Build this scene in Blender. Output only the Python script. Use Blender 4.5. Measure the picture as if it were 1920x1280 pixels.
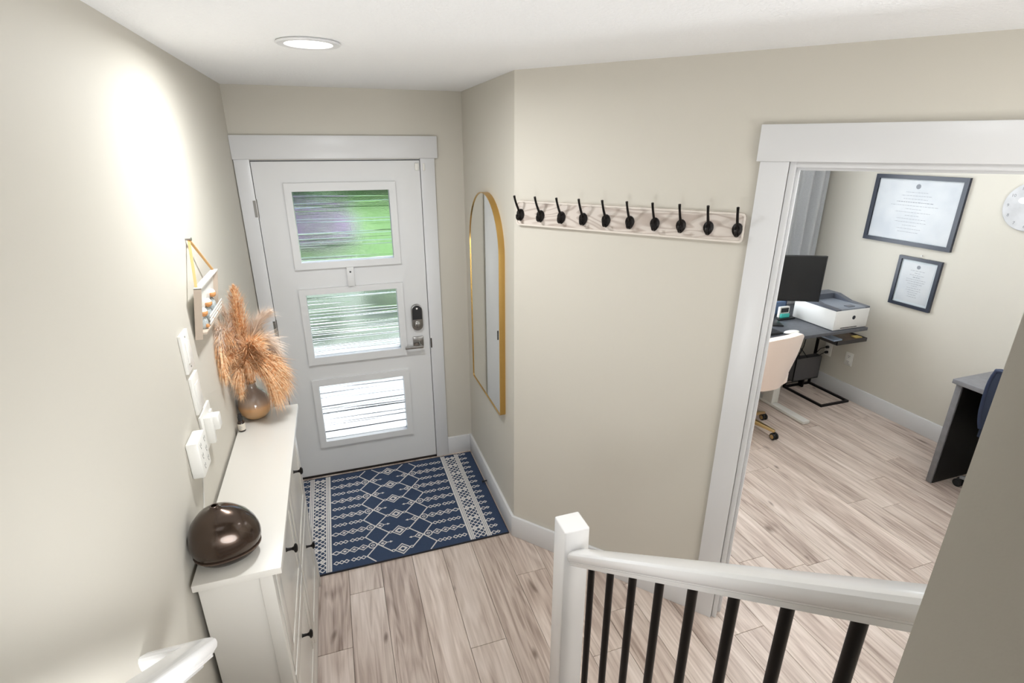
import bpy, bmesh, math, random
from mathutils import Vector, Matrix
random.seed(7)
R = math.radians
for o in list(bpy.data.objects): bpy.data.objects.remove(o)
sc = bpy.context.scene
COL = sc.collection

# ------------------------------------------------------------------ camera, world, lights, exposure
cd = bpy.data.cameras.new('camera'); cam = bpy.data.objects.new('camera', cd); COL.objects.link(cam)
cam.location = (0.3887, -3.2996, 2.1039)
cam.rotation_euler = (R(90 - 20.343), 0, R(-18.54))
cd.sensor_width = 36; cd.lens = 36 * 984.68 / 1920; cd.clip_start = 0.05; cd.clip_end = 200
sc.camera = cam
sc.view_settings.view_transform = 'Standard'; sc.view_settings.look = 'None'
sc.view_settings.exposure = 0.27; sc.view_settings.gamma = 1.0; sc.view_settings.use_curve_mapping = False

w = bpy.data.worlds.new('world'); sc.world = w; w.use_nodes = True
wn = w.node_tree.nodes; wl = w.node_tree.links
sky = wn.new('ShaderNodeTexSky'); sky.sky_type = 'NISHITA'; sky.sun_disc = False
sky.sun_elevation = R(48); sky.sun_rotation = R(200); sky.air_density = 1.0; sky.dust_density = 2.0
wl.new(sky.outputs[0], wn['Background'].inputs[0]); wn['Background'].inputs[1].default_value = 0.30

def light(name, kind, loc, rot, energy, color=(1, 1, 1), size=1.0, size_y=None, spread=None, **k):
    d = bpy.data.lights.new(name, kind); o = bpy.data.objects.new(name, d); COL.objects.link(o)
    o.location = loc; o.rotation_euler = rot; d.energy = energy; d.color = color
    if kind == 'AREA':
        d.size = size
        if size_y: d.shape = 'RECTANGLE'; d.size_y = size_y
        else: d.shape = 'DISK'
        if spread: d.spread = spread
    for a, b in k.items(): setattr(d, a, b)
    return o
light('sun', 'SUN', (0, 6, 8), (R(-38), R(22), 0), 4.0, (1, .97, .92), angle=R(1))
WARM = (1.0, .985, .955)
COOL = (.955, .98, 1.0)
light('entry_downlight', 'AREA', (.378, -1.357, 2.398), (0, 0, 0), 12.5, COOL, .13, spread=R(175))
light('added_front_fill', 'AREA', (.35, -2.85, 1.15), (R(125), 0, 0), 6.3, COOL, .5, spread=R(150))  # added fill below the view, lifts entry ceiling and walls
light('added_stair_fill', 'AREA', (.42, -4.3, 3.66), (R(14), 0, 0), 5, COOL, .8, 1.6)  # added soft fill over the stairs, stands for no known lamp
light('office_window_daylight', 'AREA', (3.05, .36, 1.45), (R(-90), 0, 0), 30, (.89, .95, 1), 1.5, 1.2)
light('added_office_top_fill', 'AREA', (3.5, -.7, 2.37), (0, 0, 0), 4, (.92, .96, 1), .35)  # added fill for the office corner and curtain, no fixture there
light('added_office_up_fill', 'AREA', (3.3, -2.3, 1.5), (R(180), 0, 0), 36, (.92, .96, 1), .4)  # added upward fill brightening office ceiling and walls, no real fixture
light('added_hall_up_fill', 'AREA', (2.3, -3.9, 1.1), (R(180), 0, 0), 14, COOL, .4)  # added upward fill out of view, brightens the hall ceiling
light('added_hall_back_fill', 'AREA', (2.0, -4.5, 1.25), (R(96), 0, 0), 11, COOL, 1.5, 1.5)  # added fill panel at the hall back wall, which has no window
light('added_hall_top_fill', 'AREA', (1.75, -2.75, 2.38), (0, 0, 0), 2, COOL, .30)  # added overhead fill for the left wall, no lamp fitted here

# ------------------------------------------------------------------ materials
def lin(c):
    return tuple(((v / 255) / 12.92 if v / 255 <= .04045 else ((v / 255 + .055) / 1.055) ** 2.4) for v in c) + (1,)
def mat(name, rgb, rough=.5, metal=0, bump=None, coat=0, var=None, emit=None, sheen=0, aniso=None):
    m = bpy.data.materials.new(name); m.use_nodes = True; n = m.node_tree.nodes; l = m.node_tree.links
    b = n['Principled BSDF']; b.inputs['Base Color'].default_value = lin(rgb)
    b.inputs['Roughness'].default_value = rough; b.inputs['Metallic'].default_value = metal
    if coat: b.inputs['Coat Weight'].default_value = coat; b.inputs['Coat Roughness'].default_value = .08
    if sheen: b.inputs['Sheen Weight'].default_value = sheen
    if emit: b.inputs['Emission Color'].default_value = lin(rgb); b.inputs['Emission Strength'].default_value = emit
    tc = n.new('ShaderNodeTexCoord')
    if bump:
        t = n.new('ShaderNodeTexNoise'); t.inputs['Scale'].default_value = bump[0]; t.inputs['Detail'].default_value = 4
        l.new(tc.outputs['Object'], t.inputs['Vector'])
        bp = n.new('ShaderNodeBump'); bp.inputs['Strength'].default_value = bump[1]; bp.inputs['Distance'].default_value = bump[2] if len(bump) > 2 else .002
        l.new(t.outputs[0], bp.inputs['Height']); l.new(bp.outputs[0], b.inputs['Normal'])
    if var:   # (scale, second colour)
        t = n.new('ShaderNodeTexNoise'); t.inputs['Scale'].default_value = var[0]; t.inputs['Detail'].default_value = 5
        l.new(tc.outputs['Object'], t.inputs['Vector'])
        mx = n.new('ShaderNodeMix'); mx.data_type = 'RGBA'; mx.inputs[6].default_value = lin(rgb); mx.inputs[7].default_value = lin(var[1])
        rp = n.new('ShaderNodeMapRange'); rp.inputs[1].default_value = .35; rp.inputs[2].default_value = .65
        l.new(t.outputs[0], rp.inputs[0]); l.new(rp.outputs[0], mx.inputs[0]); l.new(mx.outputs[2], b.inputs['Base Color'])
    return m
paint = mat('wall_paint', (207, 202, 191), .62, bump=(260, .12, .001))
ceilm = mat('ceiling_texture', (244, 244, 244), .85, bump=(95, .55, .006))
trimw = mat('trim_white', (220, 220, 221), .32)
doorw = mat('door_white', (222, 222, 222), .30, bump=(500, .05, .0005))
railw = mat('rail_white', (242, 241, 240), .22, coat=.3)
plaswh = mat('white_plastic', (236, 234, 228), .35)
cabw = mat('cabinet_white_stain', (220, 216, 208), .34, coat=.25)
black = mat('black_iron', (24, 20, 19), .38, .6)
blackp = mat('black_plastic', (26, 27, 29), .35)
darkfloor = mat('underlay', (50, 42, 36), .9)
steel = mat('satin_nickel', (150, 148, 145), .28, 1)
brass = mat('brushed_brass', (206, 168, 100), .26, 1)
goldb = mat('pale_gold', (196, 170, 122), .3, 1)
mirm = mat('mirror_silver', (238, 240, 238), .01, 1)
bronze = mat('bronze_shell', (70, 56, 46), .24, .75, coat=.5)
bronzed = mat('bronze_dark', (48, 38, 32), .3, .6)
creamf = mat('cream_upholstery', (232, 212, 198), .85, sheen=.4, bump=(700, .2, .0006))
navyf = mat('navy_mesh_fabric', (26, 36, 56), .8, bump=(900, .3, .0008))
greytop = mat('dark_grey_laminate', (76, 78, 84), .42, var=(30, (88, 90, 96)))
greylam = mat('mid_grey_laminate', (112, 111, 114), .45, var=(24, (122, 121, 124)))
kneeshade = mat('kneehole_shade_black', (22, 19, 19), .5)  # black that paints the shade inside the grey desk
legwhite = mat('leg_white', (214, 211, 204), .35)
framebl = mat('frame_blueblack', (40, 46, 60), .3)
paper = mat('certificate_paper', (214, 216, 218), .6, var=(5, (198, 202, 207)))
papert = mat('paper_print', (132, 135, 142), .7)
teal = mat('teal_plastic', (70, 190, 180), .35)
curtm = mat('grey_linen', (186, 187, 189), .9, bump=(420, .35, .001), var=(260, (170, 171, 173)))
cord_tan = mat('tan_ribbon', (205, 162, 108), .8)
tanball = mat('tan_ball', (206, 146, 92), .7)
bluegrey = mat('blue_grey_cloth', (150, 160, 162), .85, var=(120, (190, 194, 192)))
brownwood = mat('brown_wood_top', (74, 58, 46), .5, var=(26, (92, 72, 54)))
rugnavy = None
lens = mat('lamp_lens', (255, 250, 240), .4, emit=6)
labelm = mat('label_paper', (222, 214, 200), .6)
concrete = mat('porch_concrete', (225, 224, 222), .8, bump=(60, .3, .003))
lawnm = mat('lawn_green', (112, 158, 84), .9, var=(1.2, (84, 128, 60)))
hedgem = mat('hedge_leaf', (58, 86, 60), .9, var=(9, (90, 125, 78)))
purplem = mat('flower_purple', (186, 140, 206), .8)
rubber = mat('rubber', (20, 20, 20), .7)

def nodes(m): return m.node_tree.nodes, m.node_tree.links
def clearglass(rough=.02, ior=1.45):
    m = bpy.data.materials.new('clear_glass'); m.use_nodes = True; n, l = nodes(m)
    n.remove(n['Principled BSDF']); out = n['Material Output']
    fr = n.new('ShaderNodeFresnel'); fr.inputs[0].default_value = ior
    tr = n.new('ShaderNodeBsdfTransparent'); gl = n.new('ShaderNodeBsdfGlossy'); gl.inputs['Roughness'].default_value = rough
    mx = n.new('ShaderNodeMixShader'); l.new(fr.outputs[0], mx.inputs[0]); l.new(tr.outputs[0], mx.inputs[1]); l.new(gl.outputs[0], mx.inputs[2]); l.new(mx.outputs[0], out.inputs[0])
    return m
glassm = clearglass()
frameglass = clearglass(.35, 1.22)
def texglass():   # pebbled glass with horizontal reeds
    m = bpy.data.materials.new('reeded_rain_glass'); m.use_nodes = True; n, l = nodes(m); b = n['Principled BSDF']
    b.inputs['Base Color'].default_value = (.97, 1, .985, 1); b.inputs['Transmission Weight'].default_value = 1
    b.inputs['Roughness'].default_value = .05; b.inputs['IOR'].default_value = 1.35
    tc = n.new('ShaderNodeTexCoord')
    no = n.new('ShaderNodeTexNoise'); no.inputs['Scale'].default_value = 210; no.inputs['Detail'].default_value = 2
    l.new(tc.outputs['Object'], no.inputs['Vector'])
    mp = n.new('ShaderNodeMapping'); mp.inputs['Scale'].default_value = (.7, .7, 52); l.new(tc.outputs['Object'], mp.inputs[0])
    n2 = n.new('ShaderNodeTexNoise'); n2.inputs['Scale'].default_value = 1.0; n2.inputs['Detail'].default_value = .5; l.new(mp.outputs[0], n2.inputs['Vector'])
    b1 = n.new('ShaderNodeBump'); b1.inputs['Strength'].default_value = .35; b1.inputs['Distance'].default_value = .0014
    b2 = n.new('ShaderNodeBump'); b2.inputs['Strength'].default_value = .75; b2.inputs['Distance'].default_value = .0075
    r2 = n.new('ShaderNodeMapRange'); r2.inputs[1].default_value = .50; r2.inputs[2].default_value = .62; l.new(n2.outputs[0], r2.inputs[0]); l.new(no.outputs[0], b1.inputs['Height']); l.new(r2.outputs[0], b2.inputs['Height']); l.new(b2.outputs[0], b1.inputs['Normal']); l.new(b1.outputs[0], b.inputs['Normal'])
    return m
rainglass = texglass()
def vaseglass():
    m = mat('ombre_vase_glass', (170, 150, 135), .12, coat=.6); n, l = nodes(m); b = n['Principled BSDF']
    tc = n.new('ShaderNodeTexCoord'); sp = n.new('ShaderNodeSeparateXYZ'); l.new(tc.outputs['Object'], sp.inputs[0])
    r = n.new('ShaderNodeValToRGB'); mr = n.new('ShaderNodeMapRange'); mr.inputs[1].default_value = 0; mr.inputs[2].default_value = .16
    l.new(sp.outputs[2], mr.inputs[0]); l.new(mr.outputs[0], r.inputs[0])
    e = r.color_ramp.elements; e[0].position = .1; e[0].color = lin((206, 166, 118)); e[1].position = .62; e[1].color = lin((176, 160, 148))
    x = e.new(.36); x.color = lin((222, 170, 118)); x = e.new(.46); x.color = lin((186, 156, 132))
    l.new(r.outputs[0], b.inputs['Base Color']); b.inputs['Transmission Weight'].default_value = .25
    return m
vasem = vaseglass()
def plankmat():
    m = mat('oak_laminate', (185, 168, 152), .38); n, l = nodes(m); b = n['Principled BSDF']
    tc = n.new('ShaderNodeTexCoord'); oi = n.new('ShaderNodeObjectInfo')
    sc_ = n.new('ShaderNodeVectorMath'); sc_.operation = 'SCALE'; sc_.inputs[3].default_value = 37.0
    cb = n.new('ShaderNodeCombineXYZ'); l.new(oi.outputs['Random'], cb.inputs[0]); l.new(oi.outputs['Random'], cb.inputs[1]); l.new(oi.outputs['Random'], cb.inputs[2]); l.new(cb.outputs[0], sc_.inputs[0])
    ad = n.new('ShaderNodeVectorMath'); l.new(tc.outputs['Object'], ad.inputs[0]); l.new(sc_.outputs[0], ad.inputs[1])
    def noise(scale, s, d, dist=0):
        mp = n.new('ShaderNodeMapping'); mp.inputs['Scale'].default_value = scale; l.new(ad.outputs[0], mp.inputs[0])
        t = n.new('ShaderNodeTexNoise'); t.inputs['Scale'].default_value = s; t.inputs['Detail'].default_value = d; t.inputs['Distortion'].default_value = dist
        l.new(mp.outputs[0], t.inputs['Vector']); return t
    g1 = noise((26, 1.6, 1), 1.6, 6, 1.2); g2 = noise((5.5, .8, 1), 1.0, 3, .8); g3 = noise((90, 4, 1), 1.4, 4, .8)
    def mth(op, a, c=None, v=None):
        x = n.new('ShaderNodeMath'); x.operation = op; l.new(a, x.inputs[0])
        if c is not None: l.new(c, x.inputs[1])
        elif v is not None: x.inputs[1].default_value = v
        return x.outputs[0]
    a = mth('MULTIPLY', g1.outputs[0], v=.62); a2 = mth('MULTIPLY', g2.outputs[0], v=.52); gc = noise((7, .75, 1), 1.0, 2.0, .35); a3 = mth('MULTIPLY', mth('SINE', mth('MULTIPLY', gc.outputs[0], v=75)), v=.042); a4 = mth('MULTIPLY', g3.outputs[0], v=.07)
    s = mth('ADD', mth('ADD', a, a2), mth('ADD', a3, a4))
    rp = n.new('ShaderNodeValToRGB'); l.new(s, rp.inputs[0])
    e = rp.color_ramp.elements; e[0].position = .36; e[0].color = lin((128, 109, 98)); e[1].position = .84; e[1].color = lin((210, 196, 186))
    x = e.new(.52); x.color = lin((170, 152, 140)); x = e.new(.64); x.color = lin((190, 174, 162))
    # knots and checks
    mk = n.new('ShaderNodeMapping'); mk.inputs['Scale'].default_value = (8, 2.6, .01); l.new(ad.outputs[0], mk.inputs[0])
    ds = n.new('ShaderNodeTexNoise'); ds.inputs['Scale'].default_value = 3; l.new(ad.outputs[0], ds.inputs['Vector'])
    vo = n.new('ShaderNodeTexVoronoi'); vo.inputs['Scale'].default_value = .9
    av = n.new('ShaderNodeVectorMath'); l.new(mk.outputs[0], av.inputs[0]); l.new(ds.outputs[1], av.inputs[1]); l.new(av.outputs[0], vo.inputs['Vector'])
    kr = n.new('ShaderNodeMapRange'); kr.inputs[1].default_value = .03; kr.inputs[2].default_value = .11; kr.inputs[3].default_value = .75; kr.inputs[4].default_value = 0; l.new(vo.outputs['Distance'], kr.inputs[0])
    mx = n.new('ShaderNodeMix'); mx.data_type = 'RGBA'; l.new(kr.outputs[0], mx.inputs[0]); l.new(rp.outputs[0], mx.inputs[6]); mx.inputs[7].default_value = lin((92, 74, 62))
    hs = n.new('ShaderNodeHueSaturation'); hs.inputs['Saturation'].default_value = .94; l.new(mx.outputs[2], hs.inputs['Color'])
    vr = n.new('ShaderNodeMapRange'); vr.inputs[3].default_value = 1.10; vr.inputs[4].default_value = 1.22; l.new(oi.outputs['Random'], vr.inputs[0]); l.new(vr.outputs[0], hs.inputs['Value'])
    l.new(hs.outputs[0], b.inputs['Base Color'])
    bu = n.new('ShaderNodeBump'); bu.inputs['Strength'].default_value = .15; bu.inputs['Distance'].default_value = .001; l.new(g1.outputs[0], bu.inputs['Height']); l.new(bu.outputs[0], b.inputs['Normal'])
    return m
plankm = plankmat()
def washedwood():
    m = mat('whitewashed_pine', (205, 194, 182), .6); n, l = nodes(m); b = n['Principled BSDF']
    tc = n.new('ShaderNodeTexCoord'); mp = n.new('ShaderNodeMapping'); mp.inputs['Scale'].default_value = (2.2, 2.2, 15); l.new(tc.outputs['Object'], mp.inputs[0])
    t = n.new('ShaderNodeTexNoise'); t.inputs['Scale'].default_value = 1.0; t.inputs['Detail'].default_value = 1.5; t.inputs['Distortion'].default_value = .4
    mp.inputs['Scale'].default_value = (3.2, 3.2, 13); l.new(mp.outputs[0], t.inputs['Vector'])
    m1 = n.new('ShaderNodeMath'); m1.operation = 'MULTIPLY'; m1.inputs[1].default_value = 62; l.new(t.outputs[0], m1.inputs[0])
    m2 = n.new('ShaderNodeMath'); m2.operation = 'SINE'; l.new(m1.outputs[0], m2.inputs[0])
    m3 = n.new('ShaderNodeMapRange'); m3.inputs[1].default_value = -1; m3.inputs[2].default_value = 1; l.new(m2.outputs[0], m3.inputs[0])
    rp = n.new('ShaderNodeValToRGB'); l.new(m3.outputs[0], rp.inputs[0]); e = rp.color_ramp.elements
    e[0].position = 0; e[0].color = lin((186, 172, 162)); e[1].position = .42; e[1].color = lin((214, 204, 195))
    l.new(rp.outputs[0], b.inputs['Base Color']); return m
washed = washedwood()
washrim = mat('whitewashed_rim', (222, 213, 203), .55)
def rugmat(name, c1, c2):
    m = mat(name, c1, .95, var=(420, c2), bump=(900, .6, .002)); return m
rugnavy = rugmat('rug_navy', (34, 46, 68), (60, 78, 108))
rugcream = rugmat('rug_cream', (226, 222, 218), (200, 196, 194))
rugedge = mat('rug_binding', (38, 36, 40), .9)
def plumemat():
    m = mat('dried_plume', (222, 160, 104), .8); n, l = nodes(m); b = n['Principled BSDF']
    oi = n.new('ShaderNodeTexCoord'); t = n.new('ShaderNodeTexNoise'); t.inputs['Scale'].default_value = 95; t.inputs['Detail'].default_value = 3
    l.new(oi.outputs['Object'], t.inputs['Vector']); r = n.new('ShaderNodeValToRGB'); l.new(t.outputs[0], r.inputs[0])
    e = r.color_ramp.elements; e[0].position = .38; e[0].color = lin((222, 152, 92)); e[1].position = .60; e[1].color = lin((254, 224, 184))
    l.new(r.outputs[0], b.inputs['Base Color']); return m
plumem = plumemat(); plumepale = mat('pale_plume', (238, 218, 200), .8); stemm = mat('dried_stem', (158, 116, 74), .8)

# ------------------------------------------------------------------ geometry helpers
def woff(o):
    v = Vector((0, 0, 0))
    while o is not None: v += o.location; o = o.parent
    return v
class G:
    def __init__(s): s.v = []; s.f = []
    def add(s, vs, fs):
        b = len(s.v); s.v += [tuple(v) for v in vs]; s.f += [tuple(b + i for i in f) for f in fs]; return s
    def box(s, x0, x1, y0, y1, z0, z1, T=None):
        vs = [(x, y, z) for z in (z0, z1) for y in (y0, y1) for x in (x0, x1)]
        if T: vs = [T(*v) for v in vs]
        return s.add(vs, [(0, 2, 3, 1), (4, 5, 7, 6), (0, 1, 5, 4), (2, 6, 7, 3), (0, 4, 6, 2), (1, 3, 7, 5)])
    def prism(s, poly, z0, z1):
        n = len(poly); vs = [(x, y, z0) for x, y in poly] + [(x, y, z1) for x, y in poly]
        return s.add(vs, [tuple(range(n))[::-1], tuple(range(n, 2 * n))] + [(i, (i + 1) % n, (i + 1) % n + n, i + n) for i in range(n)])
    def loft(s, rings, cap=True, closed=True):
        n = len(rings[0]); vs = [p for r in rings for p in r]; fs = []
        for k in range(len(rings) - 1):
            for i in range(n if closed else n - 1):
                j = (i + 1) % n; fs.append((k * n + i, k * n + j, (k + 1) * n + j, (k + 1) * n + i))
        if cap: fs += [tuple(range(n))[::-1], tuple(range((len(rings) - 1) * n, len(rings) * n))]
        return s.add(vs, fs)
    def tube(s, pts, r, n=8, cap=True):
        pts = [Vector(p) for p in pts]; rings = []
        rr = r if isinstance(r, (list, tuple)) else [r] * len(pts)
        up = None
        for i, p in enumerate(pts):
            d = (pts[min(i + 1, len(pts) - 1)] - pts[max(i - 1, 0)]).normalized()
            if up is None: up = Vector((0, 0, 1)) if abs(d.z) < .9 else Vector((1, 0, 0))
            a = d.cross(up).normalized(); b = a.cross(d).normalized(); up = b
            rings.append([p + (a * math.cos(t) + b * math.sin(t)) * rr[i] for t in [2 * math.pi * k / n for k in range(n)]])
        return s.loft(rings, cap)
    def lathe(s, prof, c, n=24, T=None, sx=1, sy=1):
        rings = []
        for r, z in prof:
            ring = [(c[0] + r * sx * math.cos(t), c[1] + r * sy * math.sin(t), c[2] + z) for t in [2 * math.pi * k / n for k in range(n)]]
            if T: ring = [T(*p) for p in ring]
            rings.append(ring)
        return s.loft(rings)
    def ball(s, c, r, n=12, sc=(1, 1, 1)):
        k = n // 2
        prof = [(max(1e-4, math.sin(math.pi * i / k)), -math.cos(math.pi * i / k)) for i in range(k + 1)]
        return s.loft([[(c[0] + r * sc[0] * a * math.cos(t), c[1] + r * sc[1] * a * math.sin(t), c[2] + r * sc[2] * b) for t in [2 * math.pi * j / n for j in range(n)]] for a, b in prof])
    def shell(s, F, nu, nv, th):   # F(u,v)->(point, normal); closed slab
        A = []; B = []
        for j in range(nv + 1):
            for i in range(nu + 1):
                p, q = F(i / nu, j / nv); p = Vector(p); q = Vector(q).normalized()
                A.append(p + q * th / 2); B.append(p - q * th / 2)
        W = nu + 1; N = len(A); fs = []
        for j in range(nv):
            for i in range(nu):
                a = j * W + i; fs.append((a, a + 1, a + W + 1, a + W)); fs.append((N + a, N + a + W, N + a + W + 1, N + a + 1))
        for i in range(nu):
            fs.append((i, N + i, N + i + 1, i + 1)); a = nv * W + i; fs.append((a, a + 1, N + a + 1, N + a))
        for j in range(nv):
            a = j * W; fs.append((a, a + W, N + a + W, N + a)); a = j * W + nu; fs.append((a, N + a, N + a + W, a + W))
        return s.add(A + B, fs)
    def build(s, name, m, parent=None, bev=0, seg=2, smooth=None, local=False, loc=None):
        off = Vector((0, 0, 0)) if local or parent is None else woff(parent)
        if loc is not None: off = off + Vector(loc) if parent is not None else Vector(loc)
        me = bpy.data.meshes.new(name); me.from_pydata([tuple(Vector(v) - off) for v in s.v], [], s.f)
        bm = bmesh.new(); bm.from_mesh(me)
        bmesh.ops.recalc_face_normals(bm, faces=bm.faces)
        if bev: bmesh.ops.bevel(bm, geom=bm.edges[:], offset=bev, segments=seg, affect='EDGES', profile=.5, clamp_overlap=True)
        bm.to_mesh(me); bm.free()
        if smooth is None: smooth = bev > 0
        if smooth:
            me.polygons.foreach_set('use_smooth', [True] * len(me.polygons))
            me.set_sharp_from_angle(angle=R(40 if smooth is True else smooth))
        me.materials.append(m)
        o = bpy.data.objects.new(name, me); COL.objects.link(o)
        if parent is not None: o.parent = parent
        if loc is not None: o.location = loc
        return o
def ringbox(g, ax, d0, d1, o, i):
    # rectangular ring; o,i = (a0,a1,b0,b1) outer / inner; ax 'y' -> a=x,b=z,d=y ; ax 'x' -> a=y,b=z,d=x
    def P(a, b, d): return (a, d, b) if ax == 'y' else (d, a, b)
    def rc(q, d): return [P(q[0], q[2], d), P(q[1], q[2], d), P(q[1], q[3], d), P(q[0], q[3], d)]
    return g.loft([rc(o, d0), rc(o, d1), rc(i, d1), rc(i, d0), rc(o, d0)], cap=False)
def empty(name, loc=(0, 0, 0), rz=0, parent=None):
    o = bpy.data.objects.new(name, None); COL.objects.link(o); o.location = loc; o.rotation_euler = (0, 0, rz); o.empty_display_size = .1
    if parent is not None: o.parent = parent
    return o
def thing(name, label, cat, loc=(0, 0, 0), group=None, rz=0):
    o = empty(name, loc, rz); o['label'] = label; o['category'] = cat
    if group: o['group'] = group
    return o
def tag(o, label, cat, group=None):
    o['label'] = label; o['category'] = cat
    if group: o['group'] = group
    return o
def struct(o): o['kind'] = 'structure'; return o
def label(o, t): o['label'] = t; return o
def copy_tree(o, parent=None):
    c = o.copy(); COL.objects.link(c)
    if parent is not None: c.parent = parent
    for ch in list(o.children): copy_tree(ch, c)
    return c
def text_mesh(txt, size, name, m, parent, T, depth=.0006, align='CENTER', shear=0):
    cu = bpy.data.curves.new('t', 'FONT'); cu.body = txt; cu.size = size; cu.align_x = align; cu.align_y = 'CENTER'; cu.extrude = depth; cu.shear = shear
    to = bpy.data.objects.new('t', cu); COL.objects.link(to)
    dg = bpy.context.evaluated_depsgraph_get(); me = bpy.data.meshes.new_from_object(to.evaluated_get(dg))
    off = woff(parent)
    for v in me.vertices: v.co = Vector(T(v.co.x, v.co.y, v.co.z)) - off
    me.materials.clear(); me.materials.append(m); me.name = name
    bpy.data.objects.remove(to); bpy.data.curves.remove(cu)
    o = bpy.data.objects.new(name, me); COL.objects.link(o); o.parent = parent; return o

# ------------------------------------------------------------------ plan
XL, XR, A, TH, H = -.085, 1.182, .967, .7116, 2.406
XO = 4.561; YW = .45
sT, cT = math.sin(TH), math.cos(TH)
def PD(s, o, z):        # along the diagonal wall, o out into the hall
    return (XR + s * sT - o * cT, -A - s * cT - o * sT, z)
def P2(s, o): return PD(s, o, 0)[:2]
WT = .115
S0, S1 = 1.119, 1.99     # doorway opening along the diagonal wall
s_in = (WT - WT * cT) / sT
# floor: sub-floor and individual planks
fl = struct(G().box(-.2, 4.7, -6.1, .6, -.10, -.013).build('floor', darkfloor))
PW = .1665; rows = []
known = {0: -1.43, 1: -1.122, 4: -1.605, 6: -1.266, 8: -1.628, 15: -1.698, 23: -1.094, 2: -.90, 3: -.84, 5: -.78, 7: -.6, 16: -.9}
cache = {}
for k in range(-2, 27):
    x0 = .097 + PW * k; x1 = x0 + PW
    a, b = max(x0, XL), min(x1, XO)
    if b - a < .02: continue
    ytop = -.0 if b < XR + .05 else YW
    ymin = -4.6
    j = known.get(k, -random.uniform(.2, 1.4)); L = 1.215
    while j < ytop: j += L
    cuts = [ytop]; y = j - L
    while y > ymin + .05: cuts.append(y); y -= L
    cuts.append(ymin)
    for t, bt in zip(cuts[:-1], cuts[1:]):
        wd, ln = round(b - a - .0014, 4), round(t - bt - .0014, 4)
        if ln < .02: continue
        key = (wd, ln)
        if key not in cache:
            o = G().box(-wd / 2, wd / 2, -ln / 2, ln / 2, -.0115, 0).build('plank', plankm, fl, bev=.0011, seg=1, local=True); cache[key] = o.data
        else:
            o = bpy.data.objects.new('plank', cache[key]); COL.objects.link(o); o.parent = fl
        o.location = ((a + b) / 2, (t + bt) / 2, 0)

def prism_struct(name, polys, m=paint):
    g = G()
    for p, z0, z1 in polys: g.prism(p, z0, z1)
    return struct(g.build(name, m))
HC = 3.70
# wall with the front door
DX0, DX1, DZ = -.006, .920, 2.036
prism_struct('wall_back', [([(-.3, 0), (DX0, 0), (DX0, .15), (-.3, .15)], 0, H + .1), ([(DX1, 0), (XR, 0), (XR, .15), (DX1, .15)], 0, H + .1), ([(DX0, 0), (DX1, 0), (DX1, .15), (DX0, .15)], DZ, H + .1)])
prism_struct('wall_left', [([(-.2, -6), (XL, -6), (XL, 0), (-.2, 0)], -.1, HC)])
prism_struct('wall_alcove', [([(XR, .15), (XR, -A), P2(s_in, -WT), (XR + WT, .6), (XR, .6)], 0, H + .1)])
prism_struct('wall_diagonal', [([(XR, -A), P2(S0, 0), P2(S0, -WT), P2(s_in, -WT)], 0, H + .1), ([P2(S0, 0), P2(S1, 0), P2(S1, -WT), P2(S0, -WT)], 2.045, H + .1), ([P2(S1, 0), P2(2.6, 0), P2(2.6, -WT), P2(S1, -WT)], 0, H + .1)])
hx, hy = P2(2.6, 0)
prism_struct('wall_hall', [([(hx, hy), (hx, -4.6), (hx + .12, -4.6), (hx + .12, hy)], 0, H + .1), ([(1.1, -4.6), (hx + .12, -4.6), (hx + .12, -4.72), (1.1, -4.72)], 0, H + .1)])
prism_struct('wall_right', [([(XO, YW + .15), (XO, -3.6), (XO + .12, -3.6), (XO + .12, YW + .15)], 0, H + .1)])
prism_struct('wall_office_near', [([(hx + .12, -3.6), (XO, -3.6), (XO, -3.72), (hx + .12, -3.72)], 0, H + .1)])
WX0, WX1, WZ0, WZ1 = 2.25, 3.85, .85, 2.1
prism_struct('wall_window', [([(XR + WT, YW), (WX0, YW), (WX0, YW + .15), (XR + WT, YW + .15)], 0, H + .1), ([(WX1, YW), (XO, YW), (XO, YW + .15), (WX1, YW + .15)], 0, H + .1), ([(WX0, YW), (WX1, YW), (WX1, YW + .15), (WX0, YW + .15)], 0, WZ0), ([(WX0, YW), (WX1, YW), (WX1, YW + .15), (WX0, YW + .15)], WZ1, H + .1)])
stairwall = prism_struct('wall_stairs', [([(.98, -6), (1.10, -6), (1.10, -3.012), (.98, -3.012)], 0, HC), ([(.98, -3.012), (1.10, -3.012), (1.10, -2.6), (.98, -2.6)], H + .0, HC)])
sm = G()
scuffm = mat('scuff_grey', (92, 82, 72), .7)
for (y, z, ln, dz) in ((-3.045, 1.512, .018, -.006), (-3.035, 1.485, .02, -.009), (-3.043, 1.45, .009, -.004)):
    sm.add([(.9796, y, z), (.9796, y - ln, z + dz), (.9796, y - ln, z + dz - .0016), (.9796, y, z - .002)], [(0, 1, 2, 3)])
sm.build('scuff_mark', scuffm, stairwall)
prism_struct('wall_upper', [([(XL, -6), (.98, -6), (.98, -6.12), (XL, -6.12)], 0, HC), ([(XL, -2.6), (.98, -2.6), (.98, -2.5), (XL, -2.5)], H + .1, HC)])
# ceilings
prism_struct('ceiling', [([(-.2, -2.6), (XO + .1, -2.6), (XO + .1, .62), (-.2, .62)], H, H + .1), ([(1.1, -4.72), (XO + .1, -4.72), (XO + .1, -2.6), (1.1, -2.6)], H, H + .1)], ceilm)
prism_struct('ceiling_upper', [([(-.2, -6.1), (1.12, -6.1), (1.12, -2.5), (-.2, -2.5)], HC, HC + .1)], ceilm)

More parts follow.
